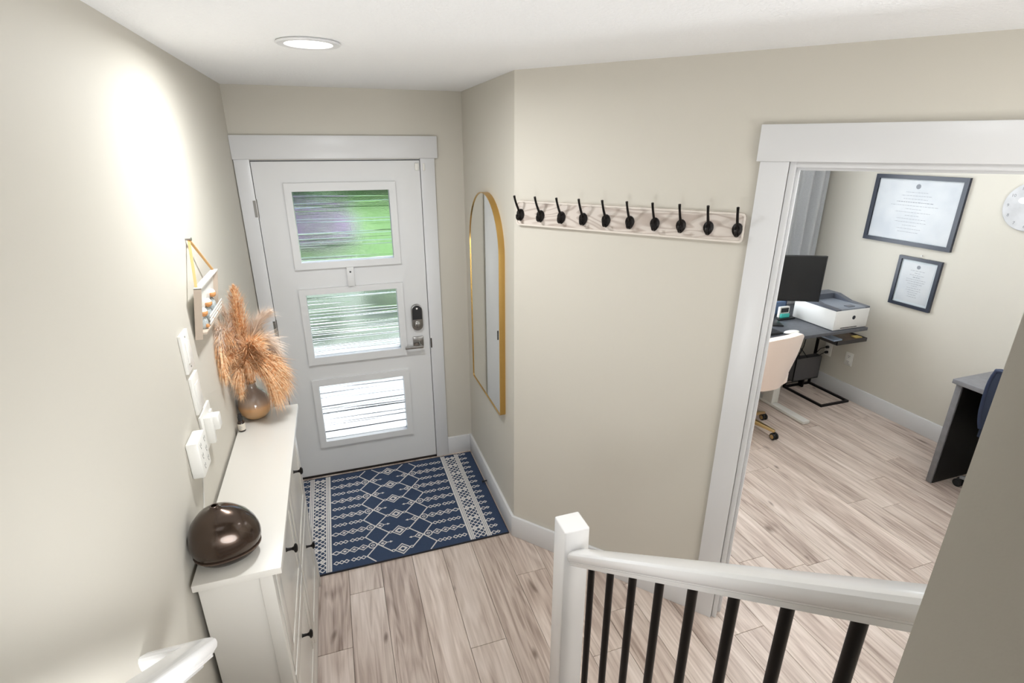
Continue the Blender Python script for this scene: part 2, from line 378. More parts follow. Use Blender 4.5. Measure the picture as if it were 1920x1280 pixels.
# stairs (below the frame): treads as parts
NR = 7; RZ = .182; RY = .231; Y0 = -2.16
stg = G()
for i in range(NR):
    yb = Y0 - i * RY
    stg.box(XL, .98, (yb - RY) if i < NR - 1 else -6.0, yb, -.0 if i == 0 else 0, (i + 1) * RZ - .03)
stairs = struct(stg.build('stairs', trimw))
for i in range(NR):
    yb = Y0 - i * RY
    G().box(XL, 1.085 if yb > -3.0 else .98, yb - RY if i < NR - 1 else -6.0, yb + .025, (i + 1) * RZ - .03, (i + 1) * RZ).build('tread', plankm, stairs, bev=.004)
G().box(.98, 1.075, -3.01, Y0, 0, .15).build('stringer', trimw, stairs)

# ------------------------------------------------------------------ baseboards, casings
BH, BT = .134, .015
def base(name, g): return struct(g.build(name, trimw, bev=.002))
base('baseboard_back', G().box(1.003, XR - BT, -BT, 0, 0, BH))
ya = -A - BT * math.tan(TH / 2)
base('baseboard_alcove', G().prism([(XR, 0), (XR - BT, -.0), (XR - BT, ya), (XR, -A)], 0, BH))
base('baseboard_diagonal', G().prism([(XR, -A), (XR - BT, ya), P2(1.005, BT), P2(1.005, 0)], 0, BH))
base('baseboard_diagonal', G().prism([P2(2.11, 0), P2(2.6, 0), P2(2.6, BT), P2(2.11, BT)], 0, BH))
base('baseboard_left', G().box(XL, XL + BT, -2.15, 0, 0, BH))
base('baseboard_right', G().box(XO - BT, XO, -3.6, YW, 0, BH))
base('baseboard_window', G().box(XR + WT, XO - BT, YW - BT, YW, 0, BH))
# front door casing
t1 = struct(empty('trim_1'))
G().box(-.080, DX0 + .003, -.018, 0, 0, 2.040).build('side_casing', trimw, t1, bev=.0015)
G().box(DX1 - .003, 1.002, -.018, 0, 0, 2.040).build('side_casing', trimw, t1, bev=.0015)
G().box(-.084, 1.020, -.026, 0, 2.040, 2.162).build('head_casing', trimw, t1, bev=.0015)
# doorway casing on the diagonal wall
def TD(s, o, z): return PD(s, o, z)
t2 = struct(empty('trim_2'))
G().box(1.005, 1.097, 0, .018, 0, 2.056, TD).build('side_casing', trimw, t2, bev=.0015)
G().box(S1 + .022, S1 + .112, 0, .018, 0, 2.056, TD).build('side_casing', trimw, t2, bev=.0015)
G().box(.993, S1 + .125, 0, .024, 2.056, 2.175, TD).build('head_casing', trimw, t2, bev=.0015)
jb = G()
jb.box(1.099, S0, -WT - .012, .006, 0, 2.056, TD); jb.box(S1, S1 + .020, -WT - .012, .006, 0, 2.056, TD); jb.box(S0, S1, -WT - .012, .006, 2.038, 2.056, TD)
jb.build('jamb', trimw, t2, bev=.001)
st = G(); st.box(S0, S0 + .011, -.075, -.038, 0, 2.038, TD); st.box(S1 - .011, S1, -.075, -.038, 0, 2.038, TD); st.box(S0 + .011, S1 - .011, -.075, -.038, 2.027, 2.038, TD)
st.build('door_stop', trimw, t2, bev=.001)
G().box(1.03, 1.097, -WT - .016, -WT, 0, 2.056, TD).build('back_casing', trimw, t2, bev=.001)

# ------------------------------------------------------------------ front door
d1 = struct(empty('door_1', (0, 0, 0)))
jg = G(); jg.box(DX0, DX0 + .003, .0, .15, 0, DZ); jg.box(DX1 - .003, DX1, .0, .15, 0, DZ); jg.box(DX0, DX1, .0, .15, DZ - .003, DZ)
jg.build('jamb', trimw, d1)
ws = G(); ws.box(DX0 + .003, DX1 - .003, .010, .03, 2.0275, DZ - .003); ws.box(DX0 + .003, .0005, .012, .03, .01, 2.0275); ws.box(.9135, DX1 - .003, .012, .03, .01, 2.0275)
ws.build('weatherstrip', blackp, d1)
lites = [(1.913, 1.424), (1.304, .816), (.710, .222)]
LX0, LX1 = .148, .762
slab = G(); z_prev = 2.030
DY0, DY1 = -.004, .041
ps = [(1.867, 1.463), (1.268, .864), (.667, .264)]; PX0, PX1 = .187, .722
slab.box(0, PX0, DY0, DY1, .012, 2.028); slab.box(PX1, .914, DY0, DY1, .012, 2.028)
zs = [2.028] + [z for p in ps for z in p] + [.012]
for i in range(0, len(zs), 2): slab.box(PX0, PX1, DY0, DY1, zs[i + 1], zs[i])
slab.build('slab', doorw, d1)
for (a, b), (pa, pb) in zip(lites, ps):
    g = G(); y0, y1 = -.023, DY0
    ringbox(g, 'y', y0, y1 + .001, (LX0, LX1, b, a), (PX0, PX1, pb, pa))
    lf = g.build('glazing_frame', doorw, d1)
    g2 = G(); g2.box(PX0, PX1, .014, .022, pb, pa).build('glass_pane', rainglass, lf)
G().box(DX0, DX1, -.012, .14, 0, .010).build('threshold', mat('threshold_dark', (36, 30, 27), .5, .3), d1)
for z in (1.78, 1.08, .22):
    g = G(); g.tube([(-.003, -.010, z - .05), (-.003, -.010, z + .05)], .0062, 10); g.box(-.018, -.004, -.0195, -.0175, z - .045, z + .045)
    g.build('hinge', steel, d1, smooth=True)
# lever handle
hd = G().box(.804, .872, -.016, DY0, .862, .930).build('lever_handle', steel, d1, bev=.002)
g = G(); g.tube([(.846, -.016, .884), (.846, -.056, .878)], .010, 12); g.box(.745, .862, -.066, -.050, .866, .882)
g.build('lever', steel, hd, bev=.002)
# keypad lock: pill shaped
def pill(x0, x1, z0, z1, y0, y1, n=14):
    r = (x1 - x0) / 2; cx = (x0 + x1) / 2; pts = []
    for i in range(n + 1): t = math.pi * i / n; pts.append((cx + r * math.cos(t), z1 - r + r * math.sin(t)))
    for i in range(n + 1): t = math.pi + math.pi * i / n; pts.append((cx + r * math.cos(t), z0 + r + r * math.sin(t)))
    return G().loft([[(x, y0, z) for x, z in pts], [(x, y1, z) for x, z in pts]])
kl = pill(.803, .873, .978, 1.152, DY0, -.030).build('keypad_lock', steel, d1, bev=.0015)
def half_pill(x0, x1, z0, z1, y0, y1, n=14):
    r = (x1 - x0) / 2; cx = (x0 + x1) / 2; pts = [(x1, z0)] + [(cx + r * math.cos(math.pi * i / n), z1 - r + r * math.sin(math.pi * i / n)) for i in range(n + 1)] + [(x0, z0)]
    return G().loft([[(x, y0, z) for x, z in pts], [(x, y1, z) for x, z in pts]])
half_pill(.807, .869, 1.054, 1.148, -.030, -.033).build('keypad_face', blackp, kl)
def TY(c):      # map lathe z axis onto -y about centre c
    return lambda x, y, z: (c[0] + (x), c[1] - (z), c[2] + (y))
G().lathe([(.006, 0), (.006, .0015)], (0, 0, 0), 14, TY((.838, -.033, 1.128))).build('indicator', plaswh, kl)
G().lathe([(.0235, 0), (.0235, .008), (.019, .011)], (0, 0, 0), 22, TY((.838, -.030, 1.020))).build('thumb_turn', steel, kl, smooth=True)
G().box(.833, .843, -.048, -.041, 1.006, 1.034).build('thumb_piece', steel, kl, bev=.0015)
G().box(.9175, .926, -.0205, -.0175, .845, .912).build('strike_plate', mat('strike_dark', (70, 66, 62), .35, .8), d1)
bk = G().box(.434, .476, -.034, -.0228, 1.306, 1.424).build('lite_bracket', doorw, d1, bev=.0025); label(bk, 'small white peephole bracket below the top pane')
G().lathe([(.0055, 0), (.0055, .001)], (0, 0, 0), 12, TY((.455, -.034, 1.396))).build('peephole', blackp, bk)
s1 = G().box(.884, .908, -.018, DY0, 1.972, 2.014).build('contact_sensor', plaswh, d1, bev=.003)
s2 = G().box(.929, .941, -.028, -.018, 1.970, 2.012).build('sensor_magnet', plaswh, t1, bev=.003)

# ------------------------------------------------------------------ porch and garden seen through the panes
porch = struct(G().box(-1.6, 2.4, .15, 2.5, -.12, -.005).build('floor_porch', concrete))
lawn = G().box(-30, 30, 2.5, 60, -.3, -.12); lo = struct(lawn.build('ground', lawnm)); struct(G().box(-8, 1.15, 2.5, 7.2, -.12, -.115).build('path', mat('gravel_path', (150, 160, 144), .9, var=(5, (118, 132, 112)))))
def bush(name, c, r, m, lab, sc=(1, 1, .8), n=260, cat='shrub', flower=None, trunk=True):
    t = thing(name, lab, cat, (c[0], c[1], -.12)); g = G(); rr = random.Random(int(c[0] * 100 + c[1]))
    for i in range(n):
        a = rr.uniform(0, 6.28); b = rr.uniform(-.2, 1); q = r * rr.uniform(.72, 1.0); h = math.sqrt(max(0, 1 - b * b))
        p = Vector((c[0] + q * sc[0] * h * math.cos(a), c[1] + q * sc[1] * h * math.sin(a), -.12 + r * .25 + (b + .2) * r * sc[2]))
        s_ = r * .17
        u = Vector((rr.uniform(-1, 1), rr.uniform(-1, 1), rr.uniform(-1, 1))).normalized(); v = u.cross(Vector((rr.uniform(-1, 1), rr.uniform(-1, 1), rr.uniform(-1, 1)))).normalized()
        g.add([p - u * s_, p + v * s_ * .6, p + u * s_, p - v * s_ * .6], [(0, 1, 2, 3)])
    g.ball((c[0], c[1], -.12 + r * .55 * sc[2] + .1 * r), r * .78, 14, (sc[0], sc[1], sc[2]))
    f = g.build('foliage', m, t); f['kind'] = 'stuff'
    if trunk: G().tube([(c[0], c[1], -.12), (c[0], c[1], r * .6)], [.05 * r + .02, .03 * r + .01], 8).build('stem', stemm, t)
    if flower:
        g = G()
        for i in range(120):
            a = rr.uniform(0, 6.28); b = rr.uniform(.0, 1); h = math.sqrt(1 - b * b); q = r * 1.0
            g.ball((c[0] + q * sc[0] * h * math.cos(a), c[1] + q * sc[1] * h * math.sin(a), -.12 + r * .25 + (b + .2) * r * sc[2]), r * .075, 6)
        o = g.build('blossom', flower, t); o['kind'] = 'stuff'
bush('flowering_shrub', (.0, 9.6, 0), .85, hedgem, 'shrub with purple blossom seen through the left of the top door pane', flower=purplem)
bush('hedge_shrub', (-2.0, 13.5, 0), 2.0, hedgem, 'dark broad shrub at the left behind the top door pane', sc=(1, 1, .9), n=500)
bush('hedge_shrub', (2.2, 22.5, 0), 2.5, hedgem, 'dark hedge at the far side of the lawn, centre of the top door pane', sc=(1.4, .6, .75), n=500)
bush('hedge_shrub', (6.0, 19.5, 0), 2.5, mat('autumn_leaf', (120, 96, 62), .9, var=(9, (96, 110, 60))), 'brownish shrub at the far right behind the top door pane', sc=(1, .7, .8), n=500)
bush('low_shrub', (-.1, 3.5, 0), .38, mat('sage_leaf', (140, 160, 138), .9, var=(12, (176, 190, 168))), 'low grey-green shrub beside the porch behind the middle pane, left', sc=(1.3, .9, .7))
bush('low_shrub', (1.2, 4.3, 0), .45, mat('sage_leaf_dark', (130, 152, 128), .9, var=(12, (168, 184, 158))), 'low dull green shrub behind the middle pane, centre right', sc=(1.2, .9, .7))

# ------------------------------------------------------------------ ceiling light
cl = thing('recessed_ceiling_light', 'round white recessed downlight in the entry ceiling', 'ceiling light', (.378, -1.357, H))
G().lathe([(.070, -.002), (.094, -.001), (.097, -.004), (.092, -.008), (.072, -.0075), (.070, -.002)], (.378, -1.357, H), 40).build('trim_ring', trimw, cl, smooth=True)
G().lathe([(.0001, -.003), (.0705, -.003), (.0705, -.001), (.0001, -.001)], (.378, -1.357, H), 32).build('lens', lens, cl)

# ------------------------------------------------------------------ coat rack on the diagonal wall
cx, cy, _ = PD(.5, 0, 1.77)
rk = thing('coat_rack', 'long whitewashed wooden coat rack with ten dark iron hooks on the angled wall', 'coat rack', (cx, cy, 1.77))
def rrect(s0, s1, z0, z1, r, n=5):
    pts = []
    for (cxx, czz, a0) in ((s1 - r, z1 - r, 0), (s0 + r, z1 - r, 90), (s0 + r, z0 + r, 180), (s1 - r, z0 + r, 270)):
        for i in range(n + 1): t = R(a0 + 90 * i / n); pts.append((cxx + r * math.cos(t), czz + r * math.sin(t)))
    return pts
outer = rrect(.020, .987, 1.769, 1.877, .016); inner = rrect(.027, .980, 1.776, 1.870, .010)
G().loft([[PD(s, .0, z) for s, z in outer], [PD(s, .014, z) for s, z in outer]]).build('board', washed, rk)
rg = G(); n_ = len(outer)
rg.loft([[PD(s, .013, z) for s, z in outer], [PD(s, .018, z) for s, z in outer], [PD(s, .018, z) for s, z in inner], [PD(s, .013, z) for s, z in inner]], cap=False)
rg.build('rim', washrim, rk)
hook0 = None
def hookgeo():
    # local frame: x along wall, y out of the wall (towards the room), z up; origin at leaf centre on the board
    g = G()
    prof = []
    for i in range(9):       # upper prong
        t = i / 8; prof.append((0, .008 + .050 * math.sin(t * 1.35) / math.sin(1.35) * t ** .35, .006 + .078 * t ** 1.25))
    g.tube(prof, [.0056, .0056, .0054, .0052, .0050, .0048, .0047, .0048, .0054], 8)
    low = []
    for i in range(9):
        t = i / 8; a = R(-60 + 200 * t); low.append((0, .018 + .013 * math.cos(R(-150 + 200 * t)) + .006 * t, -.010 + .012 * math.sin(R(-150 + 200 * t))))
    g.tube(low, [.0045] * 7 + [.005, .006], 8)
    L = []
    for k, (y, s) in enumerate(((0, 1.0), (.006, .97), (.011, .6))):
        ring = []
        for i in range(20):
            t = 2 * math.pi * i / 20; x = .019 * math.sin(t); z = .024 * math.cos(t)
            if z < 0: z *= 1.25; x *= (1 - .35 * (z / -.03) ** 2)
            ring.append((x * s, y, z * s))
        L.append(ring)
    leaf = G(); leaf.loft(L); leaf.tube([(0, .012, .020), (0, .0128, -.026)], .0016, 6)
    return g, leaf
g, leaf = hookgeo()
cyc = math.atan2(-cT, sT)
for i, s in enumerate([.042 + .1023 * k for k in range(10)]):
    g2 = G()
    def TT(v): return PD(s - v[0], .014 + v[1], 1.818 + v[2])
    g2.v = [TT(v) for v in g.v]; g2.f = g.f
    ho = g2.build('hook', black, rk, smooth=True)
    g3 = G(); g3.v = [TT(v) for v in leaf.v]; g3.f = leaf.f
    g3.build('leaf_plate', black, ho, smooth=30)

# ------------------------------------------------------------------ arched mirror on the alcove wall
mr = thing('arched_mirror', 'tall arched wall mirror with a thin brass frame beside the front door', 'mirror', (XR, -.532, .70))
def arch(y0, y1, z0, z1, rc, n=22):
    r = (y1 - y0) / 2; c = (y0 + y1) / 2; pts = []
    for i in range(n + 1): t = math.pi * i / n; pts.append((c + r * math.cos(t), z1 - r + r * math.sin(t)))
    for i in range(5): t = math.pi + math.pi / 2 * i / 4; pts.append((y0 + rc + rc * math.cos(t), z0 + rc + rc * math.sin(t)))
    for i in range(5): t = 1.5 * math.pi + math.pi / 2 * i / 4; pts.append((y1 - rc + rc * math.cos(t), z0 + rc + rc * math.sin(t)))
    return pts
ao = arch(-.822, -.228, .698, 1.880, .018); ai = arch(-.817, -.233, .703, 1.875, .013)
XF = 1.150
G().loft([[(XR, y, z) for y, z in ao], [(XF, y, z) for y, z in ao], [(XF, y, z) for y, z in ai], [(XF + .006, y, z) for y, z in ai], ], cap=False).build('frame', brass, mr, smooth=True)
G().loft([[(XF + .004, y, z) for y, z in ai], [(XR - .002, y, z) for y, z in ai]]).build('mirror_glass', mirm, mr)

# ------------------------------------------------------------------ rug
RX0, RX1, RY0, RY1 = -.040, 1.156, -.946, -.045
rug = thing('rug', 'navy doormat rug with cream diamond lattice pattern before the front door', 'rug', ((RX0 + RX1) / 2, (RY0 + RY1) / 2, 0))
G().box(RX0, RX1, RY0, RY1, .0005, .0075).build('pile', rugnavy, rug)
e = G(); e.box(RX0 - .003, RX1 + .003, RY0 - .004, RY0, .0005, .009); e.box(RX0 - .003, RX1 + .003, RY1, RY1 + .003, .0005, .009); e.box(RX0 - .003, RX0, RY0, RY1, .0005, .009); e.box(RX1, RX1 + .003, RY0, RY1, .0005, .009)
e.build('binding', rugedge, rug)
class PT(G):
    k = 0
    def add(s, vs, fs):
        s.k += 1; dz = (s.k % 97) * 8e-6
        return G.add(s, [(v[0], v[1], v[2] + dz) for v in vs], fs)
pt = PT(); CXR = .557; ZP = .0086
def seg_(x0, y0, x1, y1, wd=.0055):
    d = Vector((x1 - x0, y1 - y0, 0)); L = d.length
    if L < 1e-5: return
    wd *= 1.3
    d /= L; n = Vector((-d.y, d.x, 0)) * wd / 2; e_ = d * wd * .35
    a = Vector((x0, y0, 0)) - e_; b = Vector((x1, y1, 0)) + e_
    pts = [a + n, a - n, b - n, b + n]
    pts = [(min(max(p.x, RX0 + .002), RX1 - .002), min(max(p.y, RY0 + .003), RY1 - .002), 0) for p in pts]
    if abs(pts[0][1] - pts[2][1]) < 1e-4 and abs(pts[0][1] - pts[1][1]) < 1e-4: return
    pt.add([(p[0], p[1], ZP) for p in pts], [(3, 2, 1, 0)])
def dia(a, y, hw, hh, wd=.005, dot=0, sgns=(-1, 1)):
    for sg in sgns:
        x = CXR + sg * a; c = [(x - hw, y), (x, y + hh), (x + hw, y), (x, y - hh)]
        for i in range(4): seg_(*c[i], *c[(i + 1) % 4], wd)
        if dot: pt.add([(x - hw * dot, y, ZP), (x, y - hh * dot, ZP), (x + hw * dot, y, ZP), (x, y + hh * dot, ZP)], [(0, 1, 2, 3)])
def circ(a, y, r, wd=.005, sgns=(-1, 1), n=14):
    for sg in sgns:
        x = CXR + sg * a
        for i in range(n):
            t0 = 2 * math.pi * i / n; t1_ = 2 * math.pi * (i + 1) / n
            seg_(x + r * math.cos(t0), y + r * math.sin(t0), x + r * math.cos(t1_), y + r * math.sin(t1_), wd)
PER = .156
def clampy(y): return RY0 + .006 < y < RY1 - .006
for k in range(-3, 4):
    yB = -.498 + PER * k
    if RY0 + .02 < yB < RY1 - .02:
        dia(.352, yB, .021, .014)
        for a in (.306, .257, .208): dia(a, yB, .026, .021, .0045, dot=.42)
        circ(.156, yB, .022); dia(.156, yB, .010, .009, .0035)
        dia(.103, yB, .024, .022, .0045, dot=.45)
        for sg in (-1, 1):
            x = CXR + sg * .079; seg_(x, yB, x - sg * .022, yB, .004); pt.add([(x - sg * .018, yB + .009, ZP), (x - sg * .034, yB, ZP), (x - sg * .018, yB - .009, ZP)], [(0, 1, 2)])
    yA = -.420 + PER * k
    if RY0 + .02 < yA < RY1 - .02:
        for a in (.352, .325, .300): dia(a, yA, .0135, .012, .0042)
        for a in (.262, .237, .211): dia(a, yA, .0135, .012, .0042)
        dia(0, yA, .042, .040, .0052, sgns=(1,)); dia(0, yA, .021, .019, .008, sgns=(1,)); circ(.050, yA, .008, .004)
    for sg in (-1, 1):
        for dy in (-1, 1):
            p = [(.192, yA), (.128, yA + dy * PER / 2), (.058, yA + dy * PER)]
            for (a0, y0), (a1, y1) in zip(p[:-1], p[1:]):
                N = 6
                for q in range(N):
                    u0, u1 = q / N, (q + 1) / N; ys = (y0 + (y1 - y0) * u0, y0 + (y1 - y0) * u1)
                    if clampy(ys[0]) and clampy(ys[1]): seg_(CXR + sg * (a0 + (a1 - a0) * u0), ys[0], CXR + sg * (a0 + (a1 - a0) * u1), ys[1], .0055)
for sg in (-1, 1):     # bands
    for a0, a1 in ((.375, .386), (.388, .396), (.398, .405), (.474, .482), (.484, .492), (.494, .502)):
        xa, xb = sorted((CXR + sg * a0, CXR + sg * a1)); pt.add([(xa, RY0 + .004, ZP), (xb, RY0 + .004, ZP), (xb, RY1 - .003, ZP), (xa, RY1 - .003, ZP)], [(0, 1, 2, 3)])
    y = RY0 + .028; kk = 0
    while y < RY1 - .01:
        for a in (.4225, .4565):
            dia(a, y, .017, .016, .0045, sgns=(sg,))
            if kk % 3 == 2: dia(a, y, .009, .009, .006, sgns=(sg,))
        y += .032; kk += 1
    y = RY0 + .022
    while y < RY1 - .01:
        if CXR + sg * .52 > RX0 + .03:
            dia(.519, y, .016, .013, .0042, sgns=(sg,)); dia(.5445, y, .0105, .009, .0042, sgns=(sg,))
        y += .0575
po = pt.build('woven_pattern', rugcream, rug)

# ------------------------------------------------------------------ shoe cabinet
CB0, CB1 = -2.006, -.962; CT = 1.010
cab = thing('shoe_cabinet', 'slim white shoe cabinet with four tilting fronts along the left wall', 'cabinet', (.03, -1.484, 0))
G().box(-.076, .146, CB0, CB1, CT - .022, CT).build('top', cabw, cab, bev=.002)
yS0, yS1 = CB0 + .022, CB1 - .022
for y0 in (yS0, yS1 - .018): 
    G().box(-.070, .085, y0, y0 + .018, .0, CT - .022).build('side_panel', cabw, cab, bev=.001)
for y0, sgn in ((yS0 - .006, 1), (yS1 - .034, -1)):   # corner stiles flaring at the foot
    g = G(); pr = [(.083, 0), (.124, 0), (.124, .1), (.118, .18), (.118, CT - .022), (.083, CT - .022)]
    g.loft([[(x, y0, z) for x, z in pr], [(x, y0 + .040, z) for x, z in pr]]); g.build('stile', cabw, cab, bev=.001)
G().box(-.072, -.066, yS0 + .018, yS1 - .018, .04, CT - .022).build('back_panel', cabw, cab)
G().box(.085, .112, yS0 + .034, yS1 - .034, .945, CT - .022).build('top_rail', cabw, cab, bev=.001)
g = G(); pr = [(.085, .055), (.122, .055), (.116, .125), (.085, .125)]
g.loft([[(x, yS0 + .034, z) for x, z in pr], [(x, yS1 - .034, z) for x, z in pr]]).build('plinth_rail', cabw, cab, bev=.001)
G().box(.085, .112, yS0 + .034, yS1 - .034, .535, .545).build('middle_rail', cabw, cab)
ym = (yS0 + yS1) / 2
G().box(.085, .114, ym - .010, ym + .010, .125, .945).build('middle_stile', cabw, cab)
fronts = []
for (y0, y1) in ((yS0 + .036, ym - .011), (ym + .011, yS1 - .036)):
    for (z0, z1) in ((.548, .943), (.128, .532)):
        f = G().box(.096, .118, y0, y1, z0, z1).build('front', cabw, cab, bev=.0015)
        g = G(); b_ = .055; xx = .120
        g.box(.116, xx, y0, y1, z1 - b_, z1); g.box(.116, xx, y0, y1, z0, z0 + b_); g.box(.116, xx, y0, y0 + b_, z0 + b_, z1 - b_); g.box(.116, xx, y1 - b_, y1, z0 + b_, z1 - b_)
        g.build('raised_border', cabw, f, bev=.001)
        yk = (y0 + y1) / 2; zk = z1 - (.108 if z1 > .9 else .085)
        TX = lambda x, y, z, yk=yk, zk=zk: (.1175 + z, yk + x, zk + y)
        G().lathe([(.008, 0), (.0055, .004), (.0045, .018), (.007, .024), (.0145, .028), (.0155, .032), (.010, .0365), (.001, .0375)], (0, 0, 0), 18, TX).build('knob', black, f, smooth=True)

# ------------------------------------------------------------------ things on the cabinet
vx, vy = -.016, -1.030
vs = thing('bulb_vase', 'round grey-to-peach glass bulb vase on the far end of the cabinet', 'vase', (vx, vy, CT))
prof = [(.0005, .0), (.030, .0), (.048, .008), (.061, .028), (.0665, .054), (.063, .082), (.050, .106), (.032, .122), (.021, .134), (.0185, .145), (.0195, .156), (.0215, .160), (.0195, .1605), (.0165, .150), (.0165, .135), (.028, .118), (.046, .100), (.058, .078), (.0615, .054), (.055, .03), (.03, .008), (.0005, .006)]
G().lathe(prof, (vx, vy, CT), 40).build('vase_body', vasem, vs, smooth=60)
gr = thing('dried_pampas_grass', 'bunch of tan and pale dried pampas plumes standing in the vase', 'dried flowers', (vx, vy, CT + .01))
def plume(pts, R0, n, m, hair=.05, seed=0, droop=.6, hw=.0007):
    rr = random.Random(seed); pts = [Vector(p) for p in pts]
    def cr(t):
        k = t * (len(pts) - 1); i = min(int(k), len(pts) - 2); f = k - i
        p0 = pts[max(i - 1, 0)]; p1 = pts[i]; p2 = pts[i + 1]; p3 = pts[min(i + 2, len(pts) - 1)]
        return .5 * ((2 * p1) + (p2 - p0) * f + (2 * p0 - 5 * p1 + 4 * p2 - p3) * f * f + (3 * p1 - p0 - 3 * p2 + p3) * f ** 3)
    path = [cr(i / 16) for i in range(17)]
    g = G()
    for i in range(n):
        t = rr.uniform(.30, 1.0); p = cr(t); d = (cr(min(1, t + .03)) - cr(t - .03)).normalized()
        a = rr.uniform(0, 6.283); side = Vector((rr.gauss(0, 1), rr.gauss(0, 1), rr.gauss(0, 1))); side = (side - d * side.dot(d)).normalized()
        env = math.sin(min(1, (t - .25) / .75 * .93 + .10) * math.pi) ** .6
        L = hair * rr.uniform(.5, 1.15) * (.35 + env)
        q1 = p + d * L * .40 + side * R0 * env * rr.uniform(.2, 1.15); q2 = q1 + d * L * .5 + side * L * rr.uniform(.05, .5) + Vector((0, 0, -L * droop * rr.uniform(.1, 1)))
        wv_ = d.cross(side).normalized() * hw
        g.add([p - wv_, p + wv_, q1 + wv_, q1 - wv_], [(0, 1, 2, 3)]); g.add([q1 - wv_, q1 + wv_, q2], [(0, 1, 2)])
    g.v = [(max(v[0], XL + .0025), v[1], v[2]) for v in g.v]
    pl = g.build('plume', m, gr); pl['kind'] = 'stuff'
    G().tube([p for p in path], [.0016] * 17, 6).build('stalk', stemm, pl)
b0 = (vx, vy, CT + .02); nk = (vx, vy, CT + .15)
def N(dx, dy, z): return (vx + dx, vy + dy, z)
plume([b0, nk, N(-.008, .0, 1.29), N(-.004, .01, 1.43), N(.000, .02, 1.575)], .040, 2600, plumem, .060, 1, .05, .0009)
plume([b0, nk, N(-.02, -.02, 1.28), N(-.045, -.06, 1.40), N(-.055, -.14, 1.40), N(-.050, -.19, 1.29)], .030, 1900, plumem, .080, 2, .8, .0009)
plume([b0, nk, N(-.02, -.02, 1.29), N(-.040, -.07, 1.42), N(-.050, -.12, 1.44), N(-.052, -.17, 1.39)], .026, 900, plumepale, .075, 12, .5, .0006)
plume([b0, nk, N(-.005, .0, 1.27), N(.03, .01, 1.35), N(.065, .02, 1.42), N(.105, .03, 1.455)], .028, 1500, plumepale, .08, 3, .3, .0007)
plume([b0, nk, N(.005, -.01, 1.24), N(.04, -.02, 1.275), N(.09, -.03, 1.25), N(.125, -.035, 1.17)], .042, 2800, plumem, .095, 4, .9, .0009)
plume([b0, nk, N(.015, -.02, 1.23), N(.05, -.05, 1.25), N(.085, -.07, 1.21), N(.10, -.075, 1.14)], .034, 1800, plumem, .09, 14, .9, .0009)
plume([b0, nk, N(.008, .01, 1.26), N(.035, .01, 1.33), N(.075, .0, 1.35), N(.11, .0, 1.31)], .030, 1700, plumepale, .085, 5, .5, .0007)
plume([b0, nk, N(.0, -.01, 1.24), N(.012, -.03, 1.30), N(.035, -.05, 1.35), N(.055, -.06, 1.355)], .034, 1800, plumem, .07, 6, .5, .0009)
plume([b0, nk, N(-.015, -.01, 1.20), N(-.030, -.02, 1.26), N(-.038, -.05, 1.31), N(-.042, -.09, 1.33)], .026, 2200, plumem, .06, 7, .7, .0008)
plume([b0, nk, N(-.02, .02, 1.30), N(-.035, .0, 1.42), N(-.045, -.03, 1.52)], .020, 800, plumepale, .085, 8, .2, .0006)
plume([b0, nk, N(-.005, -.03, 1.21), N(-.012, -.05, 1.25), N(-.02, -.07, 1.24), N(-.03, -.08, 1.16)], .022, 1500, plumem, .06, 9, .9, .0007)
plume([b0, nk, N(.0, -.02, 1.21), N(.008, -.04, 1.27), N(.010, -.05, 1.28), N(.016, -.06, 1.21)], .020, 1800, plumem, .05, 10, .6, .0008)

bt = thing('dropper_bottle', 'tiny dark glass bottle with black cap and cream label beside the vase', 'bottle', (-.058, -1.150, CT))
bx, by = -.058, -1.150
G().lathe([(.0005, 0), (.0125, 0), (.0138, .002), (.0138, .040), (.010, .047), (.0065, .049), (.0065, .052), (.0005, .052)], (bx, by, CT), 22).build('bottle_glass', mat('amber_glass', (46, 32, 24), .12, coat=.5), bt, smooth=True)
G().lathe([(.0141, .008), (.0141, .036), (.0137, .036), (.0137, .008), (.0141, .008)], (bx, by, CT), 24).build('paper_label', labelm, bt, smooth=True)
G().lathe([(.0005, .050), (.0092, .050), (.0092, .066), (.0075, .068), (.0070, .076), (.0005, .077)], (bx, by, CT), 20).build('cap', blackp, bt, smooth=True)
tm = G()
for i in range(5):
    z = CT + .030 - i * .0042; a0, a1 = R(-120), R(-95 + (i % 3) * 12)
    pts = [(bx + .0143 * math.cos(a0 + (a1 - a0) * j / 5), by + .0143 * math.sin(a0 + (a1 - a0) * j / 5)) for j in range(6)]
    for (xa, ya_), (xb, yb_) in zip(pts[:-1], pts[1:]): tm.add([(xa, ya_, z), (xb, yb_, z), (xb, yb_, z + .0012), (xa, ya_, z + .0012)], [(0, 1, 2, 3)])
tm.build('label_print', papert, bt)

# diffuser: pebble shaped bronze shell
qx, qy = .002, -1.905
df = thing('aroma_diffuser', 'glossy dark bronze pebble-shaped aroma diffuser on the near end of the cabinet', 'diffuser', (qx, qy, CT))
def peb(prof, n=40):
    rings = []
    for r, z, ox in prof:
        ring = []
        for i in range(n):
            t = 2 * math.pi * i / n; q = r * (1 + .05 * math.cos(3 * t + .6) + .03 * math.cos(2 * t))
            ring.append((qx + ox + q * 1.02 * math.cos(t), qy + q * .98 * math.sin(t), CT + z))
        rings.append(ring)
    return G().loft(rings)
peb([(.001, .001, 0), (.048, .001, 0), (.060, .006, 0), (.073, .020, 0), (.0785, .031, 0)]).build('base', bronzed, df, smooth=60)
peb([(.079, .0312, 0), (.0825, .033, 0), (.0825, .036, 0), (.079, .0375, 0)]).build('seam_ring', mat('bronze_light', (104, 88, 78), .3, .7), df, smooth=60)
